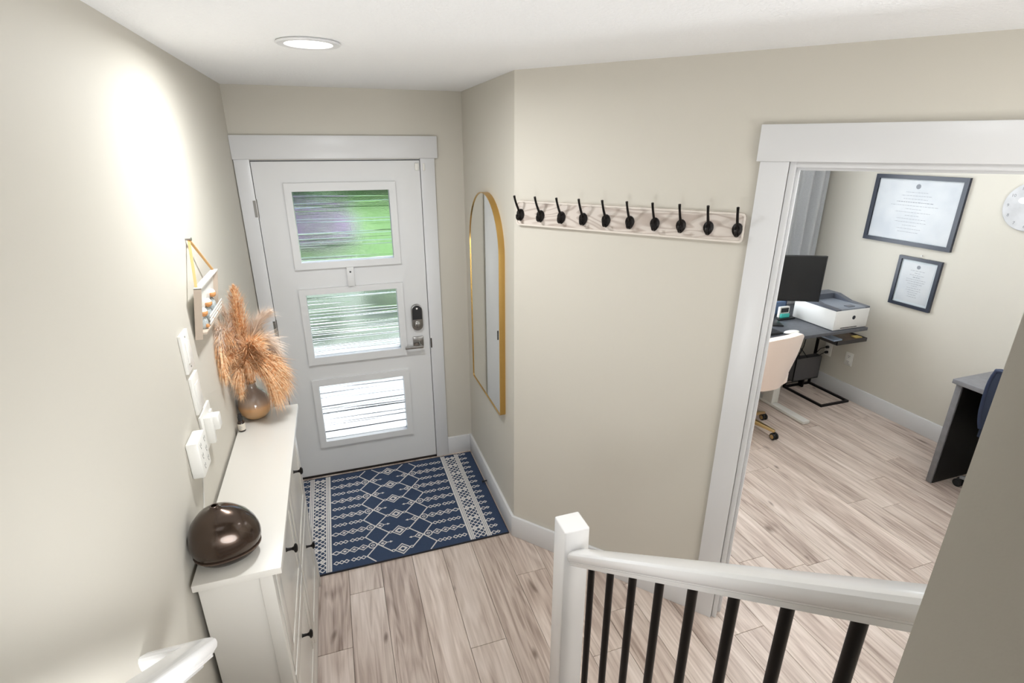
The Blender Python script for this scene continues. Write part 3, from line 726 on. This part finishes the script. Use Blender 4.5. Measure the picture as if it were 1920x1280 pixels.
peb([(.079, .0375, 0), (.0845, .052, 0), (.0860, .068, 0), (.0845, .086, -.001), (.079, .106, -.002), (.069, .126, -.004), (.053, .143, -.006), (.034, .154, -.008), (.019, .159, -.009), (.0115, .165, -.0095), (.0100, .170, -.0095), (.0070, .170, -.0095), (.0055, .160, -.0095), (.0005, .159, -.0095)]).build('shell', bronze, df, smooth=60)

# ------------------------------------------------------------------ wall fittings on the left wall
def ybox(name, x1, y0, y1, z0, z1, m, parent, bev=.0015, x0=XL): return G().box(x0, x1, y0, y1, z0, z1).build(name, m, parent, bev=bev)
sp1 = thing('switch_plate', 'narrow white switch plate, highest of the fittings on the left wall', 'switch', (XL, -1.56, 1.455))
ybox('plate', XL + .009, -1.606, -1.522, 1.455, 1.578, plaswh, sp1)
ybox('rocker', XL + .013, -1.582, -1.548, 1.482, 1.550, plaswh, sp1, x0=XL + .008)
for z in (1.468, 1.564): G().lathe([(.003, 0), (.003, .001)], (0, 0, 0), 10, lambda x, y, zz, z=z: (XL + .009 + zz, -1.565 + x, z + y)).build('screw', steel, sp1)
sp2 = thing('blank_plate', 'smooth white cover plate between the top switch and the socket on the left wall', 'wall plate', (XL, -1.556, 1.313))
ybox('plate', XL + .009, -1.598, -1.514, 1.313, 1.436, plaswh, sp2)
ybox('insert', XL + .0105, -1.578, -1.534, 1.340, 1.408, plaswh, sp2, x0=XL + .008, bev=.0006)
sp3 = thing('wall_socket', 'white double socket plate with a plugged-in adapter above the cabinet', 'socket', (XL, -1.52, 1.18))
ybox('plate', XL + .008, -1.592, -1.455, 1.178, 1.300, plaswh, sp3)
ybox('adapter', XL + .045, -1.540, -1.500, 1.225, 1.275, plaswh, sp3, bev=.004, x0=XL + .007)
ybox('adapter_arm', XL + .030, -1.565, -1.545, 1.190, 1.285, plaswh, sp3, bev=.003, x0=XL + .007)
ybox('rocker', XL + .014, -1.492, -1.464, 1.205, 1.272, plaswh, sp3, bev=.001, x0=XL + .007)
sp4 = thing('socket_extender', 'chunky white multi-way socket adapter with a cord, lowest fitting on the left wall', 'socket', (XL, -1.72, 1.19))
ybox('housing', XL + .034, -1.765, -1.672, 1.186, 1.302, plaswh, sp4, bev=.006)
dk = mat('socket_slot', (120, 116, 110), .6); g = G()
for i in range(3):
    for j in range(2):
        y, z = -1.742 + j * .046, 1.213 + i * .033
        g.box(XL + .0335, XL + .0344, y - .006, y - .004, z, z + .010); g.box(XL + .0335, XL + .0344, y + .004, y + .006, z, z + .010); g.box(XL + .0335, XL + .0344, y - .002, y + .002, z - .007, z - .003)
g.build('outlet_slots', dk, sp4)['kind'] = 'stuff'
cdm = G().tube([(XL + .012, -1.70, 1.188), (XL + .010, -1.705, 1.16), (XL + .006, -1.73, 1.10), (XL + .006, -1.765, 1.05), (XL + .012, -1.80, CT + .006), (XL + .03, -1.815, CT + .004), (-.035, -1.83, CT + .012)], .0022, 8).build('power_cord', plaswh, smooth=True)
tag(cdm, 'thin white cord running down the wall from the socket adapter to the diffuser', 'cord')

# hanging picture with figurines
hg = thing('hanging_wall_decoration', 'small white tray-like wall plaque hanging by a tan ribbon', 'wall decoration', (XL, -1.285, 1.81))
G().lathe([(.003, 0), (.003, .016), (.006, .017), (.006, .019)], (0, 0, 0), 12, lambda x, y, z: (XL + z, -1.285 + x, 1.814 + y)).build('nail', steel, hg, smooth=True)
BX = lambda z: XL + .003 + (z - 1.51) * .15      # back face of the leaning board
def bz(x, y, z): return (BX(z) + x, y, z)
G().box(0, .007, -1.43, -1.145, 1.51, 1.675, bz).build('backboard', plaswh, hg, bev=.001)
sidew = mat('board_edge', (196, 180, 164), .6)
G().box(0, .022, -1.434, -1.429, 1.508, 1.678, bz).build('side_rail', sidew, hg); G().box(0, .022, -1.146, -1.141, 1.508, 1.678, bz).build('side_rail', sidew, hg)
G().box(0, .022, -1.434, -1.141, 1.676, 1.681, bz).build('top_rail', plaswh, hg)
for z in (1.535, 1.548, 1.561): G().box(.030, .034, -1.36, -1.141, z, z + .008, bz).build('slat', plaswh, hg, bev=.0008)
G().box(.004, .034, -1.43, -1.141, 1.524, 1.530, bz).build('ledge', sidew, hg)
for ye, xe in ((-1.425, 0), (-1.150, 0)):
    g = G(); p0 = Vector((XL + .010, -1.285, 1.812)); p1 = Vector((BX(1.68) + .006, ye, 1.681)); wv_ = Vector((.004, 0, 0)); wz = Vector((0, .003, .002))
    g.add([p0 - wv_, p0 + wv_, p1 + wv_, p1 - wv_, p0 - wv_ + wz, p0 + wv_ + wz, p1 + wv_ + wz, p1 - wv_ + wz], [(0, 1, 2, 3), (4, 7, 6, 5), (0, 4, 5, 1), (3, 2, 6, 7), (1, 5, 6, 2), (0, 3, 7, 4)])
    g.build('ribbon', cord_tan, hg)
for i, (y, z) in enumerate(((-1.375, 1.530), (-1.29, 1.530), (-1.205, 1.530))):
    x = BX(z) + .018; hgt = (.052, .062, .075)[i]
    fg = thing('figurine', ('small blue-grey figurine with tan head, nearest on the hanging plaque', 'small blue-grey figurine with tan head, middle one on the hanging plaque', 'tallest blue-grey figurine with white cap, far end of the hanging plaque')[i], 'figurine', (x, y, z), group='figurines on the hanging plaque')
    G().lathe([(.0005, .0), (.012, .0), (.014, .012), (.011, hgt * .6), (.006, hgt * .8), (.0005, hgt * .82)], (x, y, z), 14, sy=1.5).build('body', bluegrey, fg, smooth=True)
    G().ball((x + .006, y, z + hgt), .0125, 12, (1, 1.35, 1)).build('head', tanball, fg, smooth=True)
    G().lathe([(.0005, .016), (.007, .013), (.0115, .006), (.012, .002), (.0005, .002)], (x + .005, y, z + hgt + .003), 12, sy=1.2).build('cap', plaswh, fg, smooth=True)
    G().ball((x + .012, y - .012, z + .010), .007, 8).build('foot', tanball, fg, smooth=True)

# ------------------------------------------------------------------ stair railing
RS = .788; rxc = 1.040
rl = thing('stair_railing', 'white newel post and sloping handrail with black round balusters', 'railing', (rxc, -1.99, 0))
NX0, NX1, NY0, NY1, NZ = .995, 1.085, -2.038, -1.948, .922
G().box(NX0, NX1, NY0, NY1, 0, NZ).build('newel_post', railw, rl, bev=.006, seg=3)
def railprof(w=.034, h=.062):
    half = [(0, h), (w * .55, h), (w * .82, h - .004), (w * .97, h - .012), (w, h - .022), (w * .94, h - .034), (w * .80, h - .042), (w * .74, h - .044), (w * .74, h - .047), (w * .66, h - .050), (w * .64, 0), ]
    return half[1:] + [(-a, b) for a, b in reversed(half[1:])]
def railsweep(xc, ya_, za, yb_, zb, w=.034, h=.062):
    pr = railprof(w, h); return G().loft([[(xc + a, ya_, za + b) for a, b in pr], [(xc + a, yb_, zb + b) for a, b in pr]])
zb0 = .780
def railz(y): return zb0 + (NY0 - y) * RS
railsweep(rxc, NY0 + .0005, zb0, -3.0115, railz(-3.0115)).build('handrail', railw, rl, smooth=30)
for i in range(8):
    y = -2.146 - .1109 * i
    if y < -3.0: break
    k = int((Y0 + .02 - y) / RY); zt = (k + 1) * RZ if y < Y0 + .025 else 0
    G().tube([(rxc, y, zt), (rxc, y, railz(y) + .004)], .0110, 16).build('baluster', black, rl, smooth=True)

wr = thing('wall_handrail', 'white wall-mounted handrail end returning to the left wall', 'handrail', (.0, -2.28, 1.0))
hxc = .008; yE, zE = -2.265, 1.028
def wz_(y): return zE + (yE - y) * RS
pr = railprof(.031, .058); yc_ = yE - .031
G().loft([[(hxc + a, -4.4, wz_(-4.4) + b) for a, b in pr], [(hxc + a, yc_ + a, wz_(yc_ + a) + b) for a, b in pr], [(XL, yc_ + a, wz_(yc_ + a) + b) for a, b in pr]]).build('handrail', railw, wr, smooth=35)
G().box(hxc - .008, hxc + .014, -3.9, yE - .055, 0, .012, lambda x, y, z: (x, y, wz_(y) - .012 + z)).build('under_strip', railw, wr, bev=.002)

# ------------------------------------------------------------------ office: window, curtain
wnd = struct(empty('window_1', (0, 0, 0)))
g = G(); fy0, fy1 = YW + .04, YW + .10
g.box(WX0, WX1, fy0, fy1, WZ0, WZ0 + .05); g.box(WX0, WX1, fy0, fy1, WZ1 - .05, WZ1); g.box(WX0, WX0 + .05, fy0, fy1, WZ0, WZ1); g.box(WX1 - .05, WX1, fy0, fy1, WZ0, WZ1); g.box((WX0 + WX1) / 2 - .025, (WX0 + WX1) / 2 + .025, fy0, fy1, WZ0, WZ1)
g.build('window_frame', trimw, wnd)
G().box(WX0 + .05, WX1 - .05, YW + .066, YW + .072, WZ0 + .05, WZ1 - .05).build('pane', glassm, wnd)
ct = thing('curtain', 'grey linen curtain gathered in the corner of the office', 'curtain', (4.2, .35, 0))
def curt(u, v):
    x = 3.78 + .745 * u + .012 * math.sin(v * 3 + u * 20) * (1 - v)
    amp = .020 + .010 * math.sin(u * 9); y = .355 + amp * math.sin(u * 2 * math.pi * 6.5 + .6 * math.sin(v * 2.2)) + .012 * math.sin(u * 31 + v * 2)
    z = .02 + 2.30 * v
    return (x, y, z), (0, -1, 0)
G().shell(curt, 150, 14, .003).build('panel', curtm, ct, smooth=60)
G().tube([(3.3, .37, 2.335), (4.54, .37, 2.335)], .010, 12).build('rod', black, ct, smooth=True)

# standing desk
DT = .750
dsk = thing('standing_desk', 'dark grey topped desk with white T-legs against the office wall', 'desk', (3.6, 0, 0))
G().box(2.86, 4.352, -.436, .300, DT - .026, DT).build('desktop', greytop, dsk, bev=.002)
for lx in (3.830, 3.02):
    G().box(lx - .035, lx + .035, -.505, .245, .004, .030).build('foot', legwhite, dsk, bev=.004)
    G().box(lx - .035, lx + .035, -.165, -.060, .030, .42).build('leg', legwhite, dsk, bev=.003)
    G().box(lx - .028, lx + .028, -.155, -.070, .42, DT - .030).build('leg_inner', legwhite, dsk, bev=.003)
g = G(); g.box(3.0, 3.86, -.13, -.09, DT - .060, DT - .028); g.build('crossbar', legwhite, dsk)
# printer
px0, px1, py0, py1, pz0, pz1 = 3.998, 4.346, -.418, -.020, DT + .004, .930
prn = thing('printer', 'white laser printer with grey top on the end of the desk', 'printer', ((px0 + px1) / 2, -.2, DT))
prw = mat('printer_white', (226, 225, 222), .4); prg = mat('printer_grey', (86, 90, 100), .4); prd = mat('printer_tray_grey', (128, 134, 144), .45)
G().box(px0, px1, py0, py1, pz0, pz1 - .02).build('body', prw, prn, bev=.004)
g = G(); pr = [(py0 + .002, pz1 - .020), (py1, pz1 - .020), (py1, pz1 + .030), (py1 - .12, pz1 + .030), (py0 + .16, pz1 - .002), (py0 + .002, pz1 - .008)]
for xa, xb in ((px0 + .002, px0 + .050), (px1 - .050, px1 - .002)): g.loft([[(xa, y, z) for y, z in pr], [(xb, y, z) for y, z in pr]])
g.box(px0 + .05, px1 - .05, py1 - .10, py1, pz1 - .02, pz1 + .030)
g.build('top_cover', prg, prn)
pr = [(py0 + .002, pz1 - .020), (py1 - .10, pz1 - .020), (py1 - .10, pz1 - .016), (py0 + .05, pz1 - .006), (py0 + .002, pz1 - .008)]
G().loft([[(px0 + .05, y, z) for y, z in pr], [(px1 - .05, y, z) for y, z in pr]]).build('output_tray', prd, prn)
G().box(px0 + .15, px0 + .22, py0 + .03, py0 + .07, pz1 - .012, pz1 - .002).build('paper_stop', prg, prn)
G().box(px0 + .006, px1 - .006, py0 - .004, py0 + .001, pz0 + .012, pz1 - .022).build('front_panel', prw, prn, bev=.0015)
G().box(px0 + .07, px0 + .24, py0 - .0052, py0 - .003, pz0 + .012, pz0 + .018).build('tray_slot', blackp, prn)
TF = lambda cx_, cz_: (lambda x, y, z: (cx_ + x, py0 - .0045 - z, cz_ + y))
lx_, lz_ = px0 + .19, pz0 + .092
G().lathe([(.0165, 0), (.0165, .0006), (.0140, .0006), (.0140, 0)], (0, 0, 0), 28, TF(lx_, lz_)).build('logo_ring', prg, prn)
text_mesh('hp', .022, 'logo_letters', prg, prn, TF(lx_, lz_ + .001), shear=.3)
# monitor on the desk
mo = thing('monitor', 'black flat computer monitor on the desk before the curtain', 'monitor', (3.69, -.14, DT))
ma = Vector((3.405, -.006, 0)); mb = Vector((3.972, -.268, 0)); md = (mb - ma).normalized(); mn = Vector((-md.y, md.x, 0))
ma = mb - md * .62
def TM(x, y, z): p = ma + md * x + mn * y; return (p.x, p.y, z)
screenm = mat('screen_off', (34, 35, 37), .25)
G().box(0, .62, 0, .030, .950, 1.314, TM).build('bezel', blackp, mo, bev=.002)
G().box(.008, .612, -.0012, 0, .960, 1.307, TM).build('screen', screenm, mo)
G().box(.24, .28, .030, .06, DT + .01, 1.12, TM).build('stand_neck', blackp, mo, bev=.003)
G().box(.15, .37, -.05, .14, DT, DT + .012, TM).build('stand_base', blackp, mo, bev=.003)
# small things on the desk
gd = thing('teal_gadget', 'small white and teal tablet-like gadget on a black riser under the monitor', 'gadget', (3.98, -.03, DT + .02))
ri = thing('desk_riser', 'low black tray standing on the desk under the monitor', 'tray', (3.93, -.03, DT))
G().box(3.80, 3.975, -.075, .05, DT, DT + .014).build('tray_top', blackp, ri, bev=.002)
G().box(3.83, 3.93, -.045, -.02, DT + .014, DT + .105).build('white_frame', plaswh, gd, bev=.004)
G().box(3.835, 3.925, -.062, -.0455, DT + .014, DT + .050).build('teal_cover', teal, gd, bev=.006)
G().box(3.842, 3.918, -.0475, -.0452, DT + .058, DT + .095).build('display', screenm, gd)
bo = thing('blue_folder', 'upright blue-grey folder standing behind the small teal gadget', 'folder', (3.90, .12, DT))
G().box(3.86, 3.985, .055, .085, DT, DT + .115).build('cover', mat('blue_card', (96, 118, 150), .5), bo, bev=.002); G().box(3.985, 3.992, .053, .087, DT, DT + .118).build('spine', mat('navy_card', (34, 52, 84), .5), bo)
kb = thing('keyboard', 'black keyboard on the desk partly behind the cream chair', 'keyboard', (3.41, -.285, DT))
G().box(3.24, 3.58, -.350, -.220, DT, DT + .014).build('case', blackp, kb, bev=.003)
keym = mat('key_black', (44, 44, 47), .5)
kdata = None
for r_ in range(5):
    for c_ in range(15):
        x0 = 3.248 + c_ * .0219; y0 = -.343 + r_ * .0242
        if kdata is None:
            k_ = G().box(-.009, .009, -.0105, .0105, 0, .004).build('key', keym, kb, local=True); kdata = k_.data
        else:
            k_ = bpy.data.objects.new('key', kdata); COL.objects.link(k_); k_.parent = kb
        k_.location = Vector((x0 + .009, y0 + .0105, DT + .0135)) - woff(kb)
wrs = G().ball((3.655, -.355, DT + .012), .012, 16, (6.0, 2.6, 1.0)).build('wrist_rest', plaswh, smooth=True)
tag(wrs, 'low rounded white pad on the desk just behind the cream chair', 'wrist rest')
# side table standing under the desk end
stb = thing('side_table', 'black framed C-shaped side table with brown top tucked beside the desk', 'side table', (4.36, -.09, 0))
X0_, X1_, Y0_, Y1_ = 4.205, 4.500, -.295, .115; q = .009
G().box(X0_ - q, X0_ + q, Y0_, Y1_, 0, .018).build('base_bar', black, stb); G().box(X1_ - q, X1_ + q, Y0_, Y1_, 0, .018).build('base_bar', black, stb)
G().box(X0_ - q, X1_ + q, Y0_ - 2 * q, Y0_, 0, .018).build('base_bar', black, stb); G().box(X0_ - q, X1_ + q, Y1_ - 2 * q, Y1_, 0, .018).build('base_bar', black, stb)
for x in (X0_, X1_): G().box(x - q, x + q, Y1_ - 2 * q, Y1_, .018, .585).build('upright', black, stb)
G().box(4.185, 4.500, -.335, .130, .585, .600).build('top', brownwood, stb, bev=.0015)
g = G(); g.box(4.180, 4.505, -.340, -.335, .580, .612); g.box(4.180, 4.185, -.34, .13, .580, .612); g.box(4.500, 4.505, -.34, .13, .580, .612); g.build('rim', mat('table_rim', (60, 58, 58), .4), stb)
pb = G().box(4.155, 4.245, -.325, -.16, .6125, .624).build('envelope_stack', mat('pale_blue_paper', (176, 196, 222), .6)); tag(pb, 'pale blue stack of envelopes on the left edge of the side table', 'papers')
gn = G().box(4.43, 4.50, -.30, -.25, .600, .606).build('sticky_notes', mat('gold_paper', (206, 182, 110), .6)); tag(gn, 'small gold-coloured pad on the brown side table top', 'notepad')
bxm = mat('box_grey', (86, 84, 86), .6)
pk = thing('storage_box', 'dark grey open box with cables between the side table uprights', 'box', (4.35, .05, .018))
bx0, bx1, by0, by1, bz0, bz1 = 4.185, 4.50, .02, .085, .018, .315
g = G(); g.box(bx0 + .01, bx1 - .01, by0, by0 + .006, .10, bz1); g.box(bx0 + .01, bx1 - .01, by1 - .006, by1, .10, bz1); g.box(bx0 + .01, bx0 + .016, by0, by1, .10, bz1); g.box(bx1 - .016, bx1 - .01, by0, by1, .10, bz1); g.box(bx0 + .01, bx1 - .01, by0, by1, .098, .106)
g.build('walls', bxm, pk); G().box(4.33, 4.35, .03, .075, .018, .098).build('foot', black, pk)
# cords and outlets on the office wall
def outlet(name, lab, yc, zc):
    t = thing(name, lab, 'socket', (XO, yc, zc - .058))
    G().box(XO - .006, XO, yc - .036, yc + .036, zc - .058, zc + .058).build('plate', plaswh, t, bev=.0015)
    for dz in (-.025, .025):
        f = G().box(XO - .008, XO - .005, yc - .017, yc + .017, zc + dz - .015, zc + dz + .015).build('socket_face', plaswh, t, bev=.0008)
        for (ya1, yb1, za1, zb1) in ((-.008, -.005, -.002, .009), (.005, .008, -.002, .009), (-.0025, .0025, -.011, -.006)): G().box(XO - .0086, XO - .0078, yc + ya1, yc + yb1, zc + dz + za1, zc + dz + zb1).build('slot', blackp, f)
    return t
outlet('wall_outlet', 'white double outlet with two black plugs below the printer', .028, .365)
outlet('wall_outlet', 'empty white double outlet right of the plugged one', -.186, .353)
for i, (dz, pts) in enumerate(((.025, [(4.50, .06, .37), (4.47, .10, .28), (4.50, .13, .18), (4.50, .15, .09), (4.44, .14, .02), (4.30, .16, .008), (4.15, .18, .007)]), (-.025, [(4.505, .05, .315), (4.485, .115, .24), (4.475, .14, .15), (4.52, .17, .07), (4.46, .19, .012), (4.28, .21, .008), (4.10, .24, .007)]))):
    t = thing('plug_cord', ('upper black plug and its cord at the office outlet', 'lower black plug and its cord at the office outlet')[i], 'cord', (XO - .01, .028, .365 + dz), group='cords at the office outlet')
    G().tube([(XO - .0086, .028, .365 + dz), (XO - .030, .032, .365 + dz), (XO - .036, .034, .365 + dz)], [.013, .012, .006], 10).build('plug', blackp, t, smooth=True)
    G().tube([(XO - .034, .033, .365 + dz)] + pts, .0036, 8).build('cable', blackp, t, smooth=True)
g = G(); g.tube([(4.22, .05, .30), (4.24, .04, .36), (4.28, .05, .42), (4.30, .06, .50), (4.29, .07, .58)], .004, 8); g.tube([(4.26, .05, .30), (4.22, .03, .37), (4.20, .04, .40), (4.24, .06, .42), (4.31, .07, .36), (4.36, .06, .30)], .0035, 8)
tag(g.build('cable_bundle', blackp, smooth=True), 'loose black cables rising out of the grey storage box', 'cable')

# ------------------------------------------------------------------ cream office chair
def caster(x, y, t, m_hub, r=.027):
    c = G().box(x - .009, x + .009, y - .012, y + .012, .030, .062).build('caster', blackp, t, bev=.003)
    g = G()
    for s in (-1, 1): g.lathe([(.001, -.008), (r * .86, -.008), (r, -.004), (r, .004), (r * .86, .008), (.001, .008)], (0, 0, 0), 20, lambda a, b, z, s=s: (x + s * .014 + z, y + a, r + b))
    g.build('wheel', rubber, c, smooth=True)
    g = G()
    for s in (-1, 1): g.lathe([(.017, -.0095), (.017, .0095)], (0, 0, 0), 16, lambda a, b, z, s=s: (x + s * .014 + z, y + a, r + b))
    g.build('wheel_cap', m_hub, c)
def starbase(t, cx_, cy_, ang, Rb, m, hub):
    for k in range(5):
        a = ang + 2 * math.pi * k / 5; ex, ey = cx_ + Rb * math.cos(a), cy_ + Rb * math.sin(a)
        g = G(); n = Vector((-math.sin(a), math.cos(a), 0)); d = Vector((math.cos(a), math.sin(a), 0)); rings = []
        for f, wd, z0, z1 in ((.04, .024, .085, .130), (.5, .018, .075, .105), (1.0, .012, .060, .078)):
            p = Vector((cx_, cy_, 0)) + d * Rb * f
            rings.append([tuple(p - n * wd + Vector((0, 0, z0))), tuple(p + n * wd + Vector((0, 0, z0))), tuple(p + n * wd * .8 + Vector((0, 0, z1))), tuple(p - n * wd * .8 + Vector((0, 0, z1)))])
        g.loft(rings); g.build('star_leg', m, t, bev=.002)
        caster(ex, ey, t, hub)
ccx, ccy = 3.295, -.36
oc = thing('office_chair', 'cream upholstered swivel chair with gold five-star base at the standing desk', 'chair', (ccx, ccy, 0))
starbase(oc, ccx, ccy, math.atan2(-.61 - ccy, 3.41 - ccx), .268, goldb, goldb)
G().tube([(ccx, ccy, .08), (ccx, ccy, .26), (ccx, ccy, .40)], [.028, .028, .016], 16).build('gas_column', goldb, oc, smooth=True)
def seatF(u, v):
    a = (u - .5) * 2; b = (v - .5) * 2
    x = ccx + .245 * a * math.sqrt(1 - b * b * .25); y = ccy + .03 + .235 * b * math.sqrt(1 - a * a * .25)
    return (x, y, .455 + .02 * (a * a) - .018 * b * b * (b > 0)), (0, 0, 1)
G().shell(seatF, 16, 16, .075).build('seat', creamf, oc, bev=0, smooth=60)
rot = R(9)
def backF(u, v):
    a = (u - .5) * 2; wv2 = .235 * (1 - .30 * max(0, 1 - v * 1.6) ** 1.3 - .12 * max(0, (v - .86) / .14) ** 2.2 * abs(a) ** 2)
    x = a * wv2; zt = .46 + .425 * v - .030 * abs(a) ** 3 * (v > .85) * (v - .85) / .15
    y = -.215 + .055 * a * a - .055 * v
    X = x * math.cos(rot) - y * math.sin(rot) + ccx; Y = x * math.sin(rot) + y * math.cos(rot) + ccy
    nx, ny = -.4 * a, 1
    return (X, Y, zt - .03), (nx * math.cos(rot) - ny * math.sin(rot), nx * math.sin(rot) + ny * math.cos(rot), .12)
G().shell(backF, 20, 18, .045).build('backrest', creamf, oc, smooth=60)

# ------------------------------------------------------------------ second desk and navy chair
sd = thing('grey_desk', 'grey desk with dark kneehole against the right office wall', 'desk', (4.26, -2.0, 0))
SZ = .745
G().box(3.955, XO - .002, -2.62, -1.335, SZ - .028, SZ).build('desktop', greylam, sd, bev=.0015)
for y in (-1.385, -2.60): G().box(3.975, XO - .02, y, y + .034, 0, SZ - .028).build('side_panel', greylam, sd, bev=.001)
G().box(3.985, XO - .03, -1.3885, -1.3852, .002, SZ - .03).build('shade_sheet', kneeshade, sd)  # black sheet over the grey panel, painting the kneehole shade
G().box(XO - .06, XO - .04, -2.57, -1.39, .25, SZ - .028).build('back_panel', kneeshade, sd)  # coloured black for the same kneehole shade
nx_, ny_ = 4.165, -1.745
nc = thing('task_chair', 'navy mesh-backed task chair at the grey desk, half hidden by the stair wall', 'chair', (nx_, ny_, 0))
starbase(nc, nx_, ny_, math.atan2(.30, -.05), .29, mat('base_grey', (150, 152, 156), .35, .3), blackp)
G().tube([(nx_, ny_, .08), (nx_, ny_, .28), (nx_, ny_, .44)], [.026, .026, .015], 14).build('gas_column', blackp, nc, smooth=True)
def seat2(u, v):
    a = (u - .5) * 2; b = (v - .5) * 2
    return (nx_ - .01 + .19 * a * math.sqrt(1 - b * b * .2), ny_ + .235 * b * math.sqrt(1 - a * a * .2), .47), (0, 0, 1)
G().shell(seat2, 12, 12, .06).build('seat', navyf, nc, smooth=60)
def back2(u, v):
    a = (u - .5) * 2; wv2 = .225 * (1 - .1 * abs(2 * v - 1) ** 3)
    return (nx_ - .235 + .05 * a * a - .03 * v, ny_ + a * wv2,   .52 + .385 * v - .02 * abs(a) ** 4), (1, 0, 0)
bk2 = G().shell(back2, 14, 14, .012).build('back_mesh', navyf, nc, smooth=60)
g = G(); fr = [Vector(back2((i) / 20, 1)[0]) for i in range(21)]; g.tube([Vector(back2(0, j / 10)[0]) for j in range(11)] + fr[1:-1] + [Vector(back2(1, 1 - j / 10)[0]) for j in range(11)], .014, 10)
g.build('back_frame', mat('navy_frame', (34, 46, 72), .45), nc, smooth=True)
G().tube([(nx_ - .03, ny_, .44), (nx_ - .20, ny_, .44), (nx_ - .245, ny_, .50), (nx_ - .245, ny_, .70)], .018, 10).build('back_support', blackp, nc, smooth=True)

# ------------------------------------------------------------------ framed certificates and clock on the right wall
def framed(lab, y0, y1, z0, z1, fw, mat_in, seed, tilt=0):
    t = thing('framed_certificate', lab, 'picture frame', (XO, (y0 + y1) / 2, z0))
    g = G(); X = XO - .022
    ringbox(g, 'x', X, XO, (y0, y1, z0, z1), (y0 + fw, y1 - fw, z0 + fw, z1 - fw))
    g.build('frame', framebl, t)
    G().box(XO - .008, XO - .002, y0 + fw, y1 - fw, z0 + fw, z1 - fw).build('backing', mat('pale_mat', (214, 222, 226), .7), t)
    m_ = mat_in; a0, a1, b0_, b1_ = y0 + fw + m_, y1 - fw - m_, z0 + fw + m_, z1 - fw - m_
    pp = G().box(XO - .0095, XO - .008, a0, a1, b0_, b1_).build('certificate', paper, t)
    g = G(); rr = random.Random(seed); W = a1 - a0; Hh = b1_ - b0_; yc = (a0 + a1) / 2
    for i in range(13):
        z = b1_ - Hh * (.2 + .055 * i); hw = W * rr.uniform(.08, .30) * (1.25 if i in (3, 4) else 1)
        y = yc - hw
        while y < yc + hw:
            L = rr.uniform(.006, .022); g.box(XO - .0099, XO - .0095, y, min(y + L, yc + hw), z, z + (.004 if i in (3,) else .0022)); y += L + .005
    g.lathe([(.018 * min(1, W / .3), 0), (.018 * min(1, W / .3), .0004)], (0, 0, 0), 16, lambda x, y, z: (XO - .0095 - z, yc + x, b1_ - Hh * .10 + y))
    g.build('printed_lines', papert, pp)
    G().box(XO - .0135, XO - .0115, y0 + fw * .9, y1 - fw * .9, z0 + fw * .9, z1 - fw * .9).build('glass', frameglass, t)
    return t
framed('large dark-framed certificate hanging uppermost on the office wall', -.748, -.068, 1.394, 1.903, .030, .004, 3)
tt = framed('small dark-framed certificate hanging below the large one', -.722, -.405, .935, 1.317, .024, .016, 5)
nl = G().lathe([(.003, 0), (.003, .012), (.005, .013)], (0, 0, 0), 10, lambda x, y, z: (XO - z, -.56 + x, 1.335 + y)).build('nail', steel); tag(nl, 'small nail in the wall above the smaller certificate', 'nail')
ck = thing('wall_clock', 'round pale grey wall clock cut off by the right edge of the picture', 'clock', (XO, -1.13, 1.75))
ckc = (-1.132, 1.750); CR = .150
TC = lambda x, y, z: (XO - z, ckc[0] - x, ckc[1] + y)
clm = mat('clock_grey', (186, 186, 188), .5, var=(14, (200, 200, 202))); nm = mat('clock_print', (128, 128, 132), .6); wm = mat('clock_white_print', (226, 226, 224), .6)
G().lathe([(.0005, 0), (CR, 0), (CR, .020), (CR - .003, .022), (.0005, .022)], (0, 0, 0), 48, TC).build('face', clm, ck, smooth=30)
for hh in range(1, 13):
    a = R(90 - 30 * hh); r_ = .122
    text_mesh(str(hh), .026, 'numeral', nm, ck, (lambda x, y, z, a=a: TC(r_ * math.cos(a) + x, r_ * math.sin(a) + y, .0222 + z)), .0002)
g = G()
for (yy, zz, s_) in ((-.045, .035, .030), (-.01, .045, .036), (.03, .04, .028), (.0, -.03, .02)): g.ball(TC(yy, zz, .0222), s_, 12, (.01, 1, .7))
g.build('printed_pattern', wm, ck)
g = G()
for a, L, wd in ((R(118), .095, .0035), (R(20), .065, .0045)):
    d = Vector((math.cos(a), math.sin(a))); n = Vector((-d.y, d.x)) * wd
    pts = [-d * .015 + n, -d * .015 - n, d * L - n * .4, d * L + n * .4]
    g.loft([[TC(p.x, p.y, .025) for p in pts], [TC(p.x, p.y, .0262) for p in pts]])
g.lathe([(.007, .0222), (.007, .028)], (0, 0, 0), 14, TC)
g.build('hands', blackp, ck)

# keypad-side wall plate shadow gap and little floor fittings
dsn = thing('spring_door_stop', 'tiny dark door stop on the alcove baseboard beside the rug', 'door stop', (XR - BT, -.40, .03))
G().tube([(XR - BT, -.455, .030), (XR - BT - .020, -.455, .030), (XR - BT - .032, -.455, .030)], [.005, .005, .008], 10).build('bumper', blackp, dsn, smooth=True)
